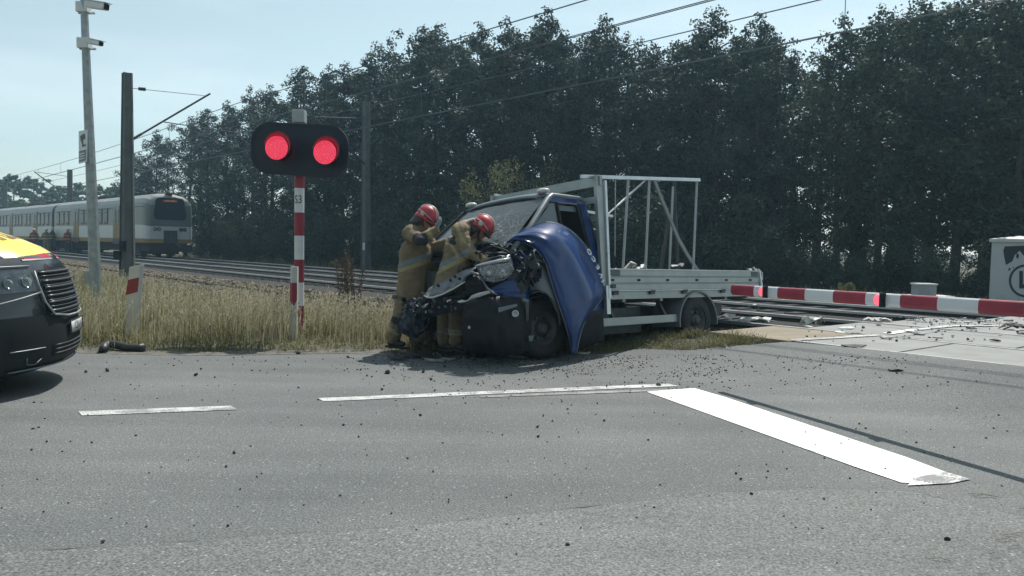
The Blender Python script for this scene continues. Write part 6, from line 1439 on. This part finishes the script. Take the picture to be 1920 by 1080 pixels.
# responders standing beside the train
far_hi = [('red', (.26, .05, .03)), ('tan', TAN), ('dark', (.03, .035, .045)), ('tan2', (.10, .085, .05)), ('orange', (.30, .08, .03))]
def small_person(px, pyf, y, h, colr, pants, label, helmet, seed, face=0):
    P = aty(px, pyf, y); P.z = gz(P.x, P.y)+.08; rg = random.Random(seed); ca, sa = math.cos(face), math.sin(face); S = h/1.8
    G = lambda x, y_, z: P + Vector((x*ca-y_*sa, x*sa+y_*ca, z))*S
    r_ = thing('person', label, 'person', P, 'responders standing beside the train')
    m = MB(); cap_(m, G(0, 0, .95), G(.02, 0, 1.42), .14*S, .16*S, n=10)
    for s in (1, -1):
        cap_(m, G(0, s*.09, .93), G(.05*s, s*.11, .5), .085*S, .06*S, n=10); cap_(m, G(.05*s, s*.11, .5), G(-.02, s*.12, .09), .06*S, .045*S, n=10); cap_(m, G(-.02, s*.12, .05), G(.14, s*.12, .04), .045*S, .035*S, n=10)
        e = G(.05+rg.uniform(0, .1), s*.30, 1.14); cap_(m, G(0, s*.19, 1.42), e, .055*S, .045*S, n=10); cap_(m, e, G(.22+rg.uniform(0, .1), s*.2, 1.0+rg.uniform(-.1, .2)), .042*S, .032*S, n=10)
    cap_(m, G(0, 0, 1.42), G(.02, 0, 1.56), .07*S, .05*S, n=10); m.ell(G(.03, 0, 1.67), (.10*S, .08*S, .12*S), 12, 8)
    remesh(m, 'body', skin, r_, .024, 2)
    m = MB(); cap_(m, G(0, 0, .90), G(.02, 0, 1.42), .175*S, .19*S, n=10)
    rg = random.Random(seed)
    for s in (1, -1): e = G(.05+rg.uniform(0, .1), s*.30, 1.14); cap_(m, G(0, s*.19, 1.42), e, .08*S, .06*S, n=10); cap_(m, e, G(.22+rg.uniform(0, .1), s*.2, 1.0+rg.uniform(-.1, .2)), .058*S, .045*S, n=10)
    jk = suit_mat('far_jacket_%d' % seed, colr, [(G(0, 0, 1.06)-P, (0, 0, 1), .035, .5, (.4, .4, .3)), (G(0, 0, 1.28)-P, (0, 0, 1), .02, .5, (.4, .38, .2))]) ; remesh(m, 'jacket', jk, r_, .024, 2)
    m = MB()
    for s in (1, -1): cap_(m, G(0, s*.09, .93), G(.05*s, s*.11, .5), .115*S, .085*S, n=10); cap_(m, G(.05*s, s*.11, .5), G(-.02, s*.12, .10), .085*S, .07*S, n=10)
    remesh(m, 'trousers', pm('far_trousers_%d' % seed, pants, .85), r_, .024, 2)
    m = MB(); m.ell(G(.02, 0, 1.70), (.135*S, .12*S, .13*S), 14, 7, None, R(-5)); obj('helmet', m, helmet, r_, smooth=True)
hw_ = pm('helmet_white', (.45, .45, .43), .4, var=.1)
small_person(64, 470, 62, 1.80, (.26, .05, .03), (.03, .03, .035), 'distant responder in red jacket seen over the ambulance bonnet, leftmost', hw_, 61, 2)
small_person(87, 470, 60, 1.80, TAN, TAN, 'distant firefighter in tan gear, second from the left by the train', helm_s, 62, -1)
small_person(98, 470, 61, 1.85, (.03, .035, .045), (.03, .035, .04), 'distant dark dressed responder in the middle of the group by the train', hw_, 63, .5)
small_person(105, 470, 63, 1.80, (.10, .085, .05), (.09, .08, .05), 'distant responder in brown gear just right of the dark dressed one', helm_s, 64, 2.5)
small_person(127, 472, 58, 1.80, (.26, .07, .05), (.03, .035, .04), 'distant responder in red vest left of the camera mast', hw_, 65, -.6)
small_person(133, 472, 59.5, 1.78, (.05, .06, .07), (.03, .03, .035), 'distant grey dressed responder behind the red vest', hw_, 66, 1.2)
small_person(139.5, 472, 58.6, 1.66, (.20, .08, .04), (.05, .045, .04), 'distant shorter responder in rusty jacket nearest the camera mast', helm_b, 67, 3)

# ------------------------------------------------------------------ ambulance entering at the left (local frame: X forward from the nose)
ah = R(19); af = aty(134, 560, 7.35)
AM = Matrix.Translation((af.x, af.y, 0)) @ Matrix.Rotation(ah, 4, 'Z')
amb = thing('ambulance', 'dark fronted ambulance with yellow and red bonnet entering at the left edge', 'ambulance', mat=AM)
PR = [(-.16, .20, .34, .93), (-.02, .25, .40, .96), (.03, .33, .42, .97), (.035, .44, .42, .975), (.03, .56, .41, .975), (.02, .66, .41, .975), (.01, .76, .42, .97), (-.015, .88, .42, .965), (-.05, 1.00, .42, .955), (-.10, 1.10, .42, .94), (-.16, 1.18, .42, .925),
      (-.27, 1.255, .38, .91), (-.45, 1.335, .32, .90), (-.70, 1.42, .26, .89), (-.95, 1.485, .22, .885), (-1.15, 1.52, .20, .88), (-1.5, 1.72, .20, .86), (-1.9, 2.02, .18, .82), (-2.2, 2.12, .14, .80), (-3.2, 2.17, .0, .80), (-5.2, 2.15, 0, .80)]
def S(u, t, o=0.0):
    t = max(0, min(len(PR)-1.0001, t)); i = int(t); f = t-i; a, b = PR[i], PR[i+1]; X_, Z_, B_, H_ = [a[k]+(b[k]-a[k])*f for k in range(4)]
    dx, dz = b[0]-a[0], b[1]-a[1]; L = math.hypot(dx, dz); nx, nz2 = dz/L, -dx/L
    X_ -= B_*abs(u)**2.6; Z_ -= (.10 if t > 10 else .02)*u*u*(1 if t < 18 else .6)
    ny = (.55*abs(u)**2)*(1 if u > 0 else -1)
    return Vector((X_+nx*o*(1-abs(ny)*.5), u*H_+ny*o*1.6, Z_+nz2*o))
def tz_(z):
    for i in range(len(PR)-1):
        if PR[i][1] <= z <= PR[i+1][1]: return i+(z-PR[i][1])/(PR[i+1][1]-PR[i][1])
def patch(name, u0, u1, t0, t1, mat, o=.0, nu=16, nt=8, par=None, solid=0, fn=None):
    m = MB(); m.grid([[(fn(u0+(u1-u0)*j/nu, t0+(t1-t0)*i/nt) if fn else S(u0+(u1-u0)*j/nu, t0+(t1-t0)*i/nt, o)) for j in range(nu+1)] for i in range(nt+1)])
    return obj(name, m, mat, par or amb, smooth=True, solid=solid)
a_dark = pm('ambulance_dark_paint', (.012, .017, .021), .25, var=.08, scale=3, coat=.6); a_pl = pm('ambulance_bumper_plastic', (.008, .012, .014), .6, spec=.3, var=.15, scale=6)
a_yel = pm('signal_yellow', (.80, .62, .06), .35, var=.04, scale=3, coat=.4); a_red = pm('signal_red', (.34, .012, .03), .6, var=.15, scale=30, spec=.2); a_brn = pm('bonnet_lettering', (.20, .09, .06), .4, var=.1)
a_nav = pm('bonnet_blue_band', (.03, .055, .085), .25, coat=.6); a_glass = pm('ambulance_glass', (.02, .03, .035), .06, spec=.8, var=.05); a_side = pm('ambulance_side_yellow', (.62, .50, .08), .35, var=.05, coat=.4)
bp_ = patch('front_bumper', -1, 1, 0, tz_(.70), a_pl, 0, 40, 14)
fr_ = patch('front_panel', -1, 1, tz_(.70), 10.0, a_dark, 0, 40, 12)
bn = patch('bonnet', -1, 1, 10.0, 15, a_dark, 0, 30, 12)
patch('yellow_panel', -.72, .72, 10.25, 15, a_yel, .004, 26, 12, bn)
patch('blue_band', -.97, -.73, 10.9, 15, a_nav, .004, 6, 10, bn); patch('blue_band', .73, .97, 10.9, 15, a_nav, .004, 6, 10, bn)
for s in (-1, 1):
    patch('red_reflector', s*.12, s*.60, 9.75, 10.28, a_red, .006, 14, 4, bn)
    patch('reflector_edge', s*.10, s*.63, 9.62, 9.76, M_ALU2, .006, 14, 1, bn); patch('reflector_edge', s*.60, s*.63, 9.76, 10.9, M_ALU2, .006, 2, 4, bn)
    m = MB(); m.tube([S(s*(.73+.25*k/8), 10.55+k*.45/8*4, .006) for k in range(9)], .007, 6); m.tube([S(s*.725, 10.3+4.6*k/8, .006) for k in range(9)], .006, 6); obj('bonnet_seam', m, M_ALU2, bn, smooth=True)
vs, fs = text_mesh('AMBULANS', .42, 1.05); m = MB()
m.add([S(-v.x*.62, 12.75+v.y*7.2, .009) for v in vs], fs); obj('bonnet_lettering', m, a_brn, bn)
# grille with bars
gz0, gz1 = tz_(.70), tz_(1.07)
patch('grille', -.58, .58, gz0, gz1, M_BLACK, .006, 24, 8)
for k in range(6):
    t_ = tz_(.725+.062*k+.008*(k % 2)); m = MB(); m.tube([S(-.56+1.12*j/16, t_, .018) for j in range(17)], .010, 6); m.tube([S(-.56+1.12*j/16, t_-.30, .014) for j in range(17)], .005, 5); obj('grille_bar', m, pm('grille_satin', (.10, .115, .125), .35, metal=.7, var=.1), amb, smooth=True)
m = MB(); m.tube([S(-.60, tz_(1.06), .016), S(-.62, tz_(.95), .018), S(-.60, tz_(.80), .02), S(-.52, tz_(.69), .024), S(-.3, tz_(.66), .026), S(0, tz_(.655), .026), S(.3, tz_(.66), .026), S(.52, tz_(.69), .024), S(.60, tz_(.8), .02), S(.62, tz_(.95), .018)], .009, 8); obj('grille_surround', m, M_GALV, amb, smooth=True)
for s in (-.32, .32): m = MB(); m.ell(S(s*.4, tz_(.80), .022), (.006, .022, .007)); obj('blue_strobe', m, pm('strobe_blue', (.03, .07, .35), .3), amb)
pl = patch('number_plate', -.275, .275, tz_(.50), tz_(.61), pm('plate_white', (.55, .56, .55), .5, var=.05), .022, 8, 2, solid=.006)
m = MB(); m.tube([S(-.275+.55*j/8, tz_(.50), .028) for j in range(9)]+[S(.275, tz_(.61), .028)]+[S(.275-.55*j/8, tz_(.61), .028) for j in range(9)]+[S(-.275, tz_(.50), .028)], .005, 5); obj('plate_frame', m, M_BLACK, pl)
vs, fs = text_mesh('CIN 40', .115); m = MB(); m.add([S(v.x*1.05, tz_(.555)+v.y*8.0, .033) for v in vs], fs); obj('plate_text', m, M_BLACK, pl)
patch('lower_intake', -.55, .55, tz_(.335), tz_(.46), M_BLACK, .004, 20, 4, bp_)
for k in range(3): m = MB(); m.tube([S(-.53+1.06*j/12, tz_(.355+.036*k), .012) for j in range(13)], .006, 5); obj('intake_bar', m, M_DGREY, bp_, smooth=True)
m = MB(); m.tube([S(-.9+1.8*j/24, tz_(.262), .012) for j in range(25)], .012, 6, flat=.6); obj('lower_lip', m, M_GPL, bp_, smooth=True)
for s in (-1, 1):
    patch('fog_recess', s*.64, s*.90, tz_(.44), tz_(.58), M_BLACK, .004, 8, 4, bp_)
    m = MB(); m.tube([S(s*(.64+.27*j/6), tz_(.425), .010) for j in range(7)], .0045, 6); obj('chrome_strip', m, M_GALV, bp_, smooth=True)
    m = MB(); m.tube([S(s*.80, tz_(.36), .012), S(s*.79, tz_(.31), .014), S(s*.72, tz_(.30), .014), S(s*.68, tz_(.335), .012)], .004, 6); obj('reflector_clip', m, M_GPL, bp_, smooth=True)
    hl_ = patch('headlight', s*.64, s*1.0, tz_(.90), tz_(1.085), pm('headlight_housing', (.10, .12, .13), .2, metal=.7, var=.3, scale=16), .006, 10, 6, amb)
    for uu, zz, rr_ in ((.72, .985, .055), (.86, .98, .05)):
        c = S(s*uu, tz_(zz), .004); m = MB(); m.lathe(c, Vector((.9, s*.45, .1)), [(-.01, .012), (.004, rr_*.6), (.018, rr_), (.022, rr_*.95)], 18); obj('reflector', m, M_CHROME, hl_, smooth=True)
    patch('headlight_cover', s*.62, s*1.0, tz_(.89), tz_(1.095), pm('headlight_glass', (.6, .65, .67), .04, trans=.9, alpha=.25, var=0), .03, 10, 6, hl_)
    m = MB(); m.tube([S(s*(.62+.38*j/8), tz_(.885-.01*j), .014) for j in range(9)], .010, 6); m.tube([S(s*(.62+.38*j/8), tz_(1.10), .014) for j in range(9)], .010, 6); obj('headlight_trim', m, M_GPL, hl_, smooth=True)
    # side of the body
    m = MB(); edge = [S(s, i) for i in range(len(PR))]; rows = []
    for p in edge: rows.append([p, Vector((p.x-.15, p.y+s*(.01), p.z))])
    side = [S(s, t_) for t_ in range(1, len(PR))]
    def sidep(x, z): return Vector((x, s*(.985 if z < 1.2 else .985-.16*(z-1.2)/.95), z))
    tops = [(-.42, .25, 1.1), (-.62, .25, 1.2), (-.9, .55, 1.31), (-1.3, .56, 1.42), (-1.6, .25, 1.7), (-1.95, .25, 1.95), (-2.3, .25, 2.05), (-3.5, .25, 2.08), (-5.2, .25, 2.06)]
    g_ = []
    for x, zl, zt2 in tops: g_.append([sidep(x, zl+(zt2-zl)*k/6) for k in range(7)])
    m.grid(g_); obj('side_panel', m, a_side, amb, smooth=True)
    m = MB(); m.grid([[S(s, t_), sidep(-.42, max(.25, min(1.10, PR[min(t_, 10)][1])))] for t_ in range(0, 11)]); obj('wing', m, a_dark, amb, smooth=True)
    m = MB(); m.grid([[S(s, t_), sidep(min(-.42, PR[t_][0]+.0), PR[t_][1]-.08)] for t_ in range(10, len(PR))]); obj('roof_edge', m, a_dark, amb, smooth=True)
    m = MB(); m.lathe((-.98, s*.86, .34), (0, s, 0), [(-.1, .2), (-.11, .30), (-.06, .345), (.06, .345), (.11, .30), (.1, .2)], 30); ty = obj('tyre', m, M_RUB, amb, smooth=True); m = MB(); m.lathe((-.98, s*.86, .34), (0, s, 0), [(-.1, .2), (.08, .2), (.06, .12), (.08, .06), (.08, 0)], 20); obj('rim', m, M_DGREY, ty, smooth=True)
    m = MB(); m.lathe((-4.1, s*.86, .34), (0, s, 0), [(-.1, .2), (-.11, .30), (-.06, .345), (.06, .345), (.11, .30), (.1, .2), (.08, .06), (.08, 0)], 30); obj('tyre', m, M_RUB, amb, smooth=True)
    m = MB(); m.box((-1.45, s*1.12, 1.42), (.12, .2, .28)); obj('wing_mirror', m, M_BLACK, amb, bevel=.03)
patch('windscreen', -.92, .92, 15.05, 17.9, a_glass, .004, 20, 10)
patch('cowl', -1, 1, 15, 18, a_dark, 0, 20, 6); patch('roof', -1, 1, 18, 20, a_side, 0, 20, 6)
m = MB(); m.box((-2.8, 0, .30), (4.6, 1.8, .12)); obj('floor_pan', m, M_BLACK, amb)
m = MB(); m.box((-2.3, 0, 2.22), (.3, 1.3, .12)); obj('light_bar', m, pm('bar_blue', (.02, .05, .35), .2), amb, bevel=.03)
m = MB(); m.poly([(-5.2, -.98, .25), (-5.2, .98, .25), (-5.2, .85, 2.06), (-5.2, -.85, 2.06)]); obj('rear_doors', m, a_side, amb)

# ---- hanging wires, hoses and glass at the wreck
for k, (pts, rr_) in enumerate([([(772, 575, 9.25), (778, 600, 9.2), (770, 628, 9.25), (782, 650, 9.2)], .006), ([(800, 580, 9.15), (806, 602, 9.1), (798, 618, 9.12)], .009), ([(845, 572, 9.0), (850, 596, 8.98), (862, 606, 8.97)], .005),
        ([(960, 478, 8.98), (975, 470, 8.95), (990, 486, 8.93), (984, 512, 8.95), (972, 530, 8.96)], .011), ([(1000, 470, 8.97), (1006, 495, 8.96), (996, 520, 8.97), (1004, 540, 9.0)], .007), ([(905, 470, 9.1), (925, 462, 9.05), (950, 470, 9.0), (968, 486, 8.97)], .012), ([(985, 536, 8.95), (978, 556, 8.9), (986, 580, 8.93)], .005), ([(752, 588, 9.3), (745, 606, 9.28), (750, 626, 9.3)], .005)]):
    m = MB(); m.tube([W(*q) for q in pts], rr_, 6); obj('torn_hose' if rr_ > .008 else 'hanging_wire', m, M_BLACK if k % 2 else M_DGREY, truck, world=True, smooth=True)
gls = MB()
for i in range(420):
    px = rs.gauss(870, 95); py = 664+abs(rs.gauss(0, 9)); P = onz(px, py)
    if P.y > 10.1: continue
    P.z = .024; rock(gls, P, rs.uniform(.003, .007), rs)
tag(obj('glass_crumbs', gls, pm('glass_crumbs', (.42, .48, .50), .15, var=.2, scale=30, spec=.8)), kind='stuff')
# ------------------------------------------------------------------ dry dock weeds beside the track
dock_m = leaf_mat('dock_seed', (.06, .042, .028), (.14, .10, .065), .2, .8, 3)
for i, (px, py, y, lab) in enumerate([(641, 478, 13.2, 'thin reddish dry weed left of the far mast'), (655, 462, 13.4, 'tall reddish dry weed in front of the far mast'), (668, 480, 13.0, 'short reddish dry weed right of the tall one')]):
    b0 = aty(px, 545, y); b0.z = gz(b0.x, b0.y); tp_ = aty(px, py, y); H_ = tp_.z-b0.z; m = MB(); st_ = MB(); rg = random.Random(i)
    for k in range(3):
        e = Vector((b0.x+rg.uniform(-.10, .10), b0.y+rg.uniform(-.1, .1), b0.z+H_*rg.uniform(.8, 1))); st_.tube([b0, b0.lerp(e, .5)+Vector((rg.uniform(-.03, .03), 0, 0)), e], .005, 4)
        for q in range(130):
            t_ = rg.uniform(.45, 1.0); c = b0.lerp(e, t_)+Vector((rg.gauss(0, .022), rg.gauss(0, .022), rg.gauss(0, .02))); s_ = rg.uniform(.008, .02); u = Vector((rg.gauss(0, 1), rg.gauss(0, 1), rg.gauss(0, 1))).normalized()*s_; v = u.cross(Vector((rg.gauss(0, 1), 1, rg.gauss(0, 1)))).normalized()*s_
            m.add([c-u, c-v, c+u, c+v], [(0, 1, 2, 3)])
    t = thing('dock_weed', lab, 'weed', b0, 'dry reddish weeds beside the near track'); obj('stem', st_, M_WOOD, t); obj('seed_heads', m, dock_m, t)['kind'] = 'stuff'

# ------------------------------------------------------------------ added veil volume
hz = MB(); hz.box((0, 60, 11.5), (320, 220, 26)); hm_ = bpy.data.materials.new('added_veil'); hm_.use_nodes = True; n = hm_.node_tree; n.nodes.clear()  # bluish volume added to lift the dark tones, like glare on a windscreen
o_ = n.nodes.new('ShaderNodeOutputMaterial'); v_ = n.nodes.new('ShaderNodeVolumePrincipled'); v_.inputs['Color'].default_value = (.50, .80, 1.0, 1); v_.inputs['Density'].default_value = .0012; v_.inputs['Anisotropy'].default_value = .4
n.links.new(v_.outputs[0], o_.inputs['Volume'])
ho = obj('added_veil', hz, hm_); ho['kind'] = 'stuff'
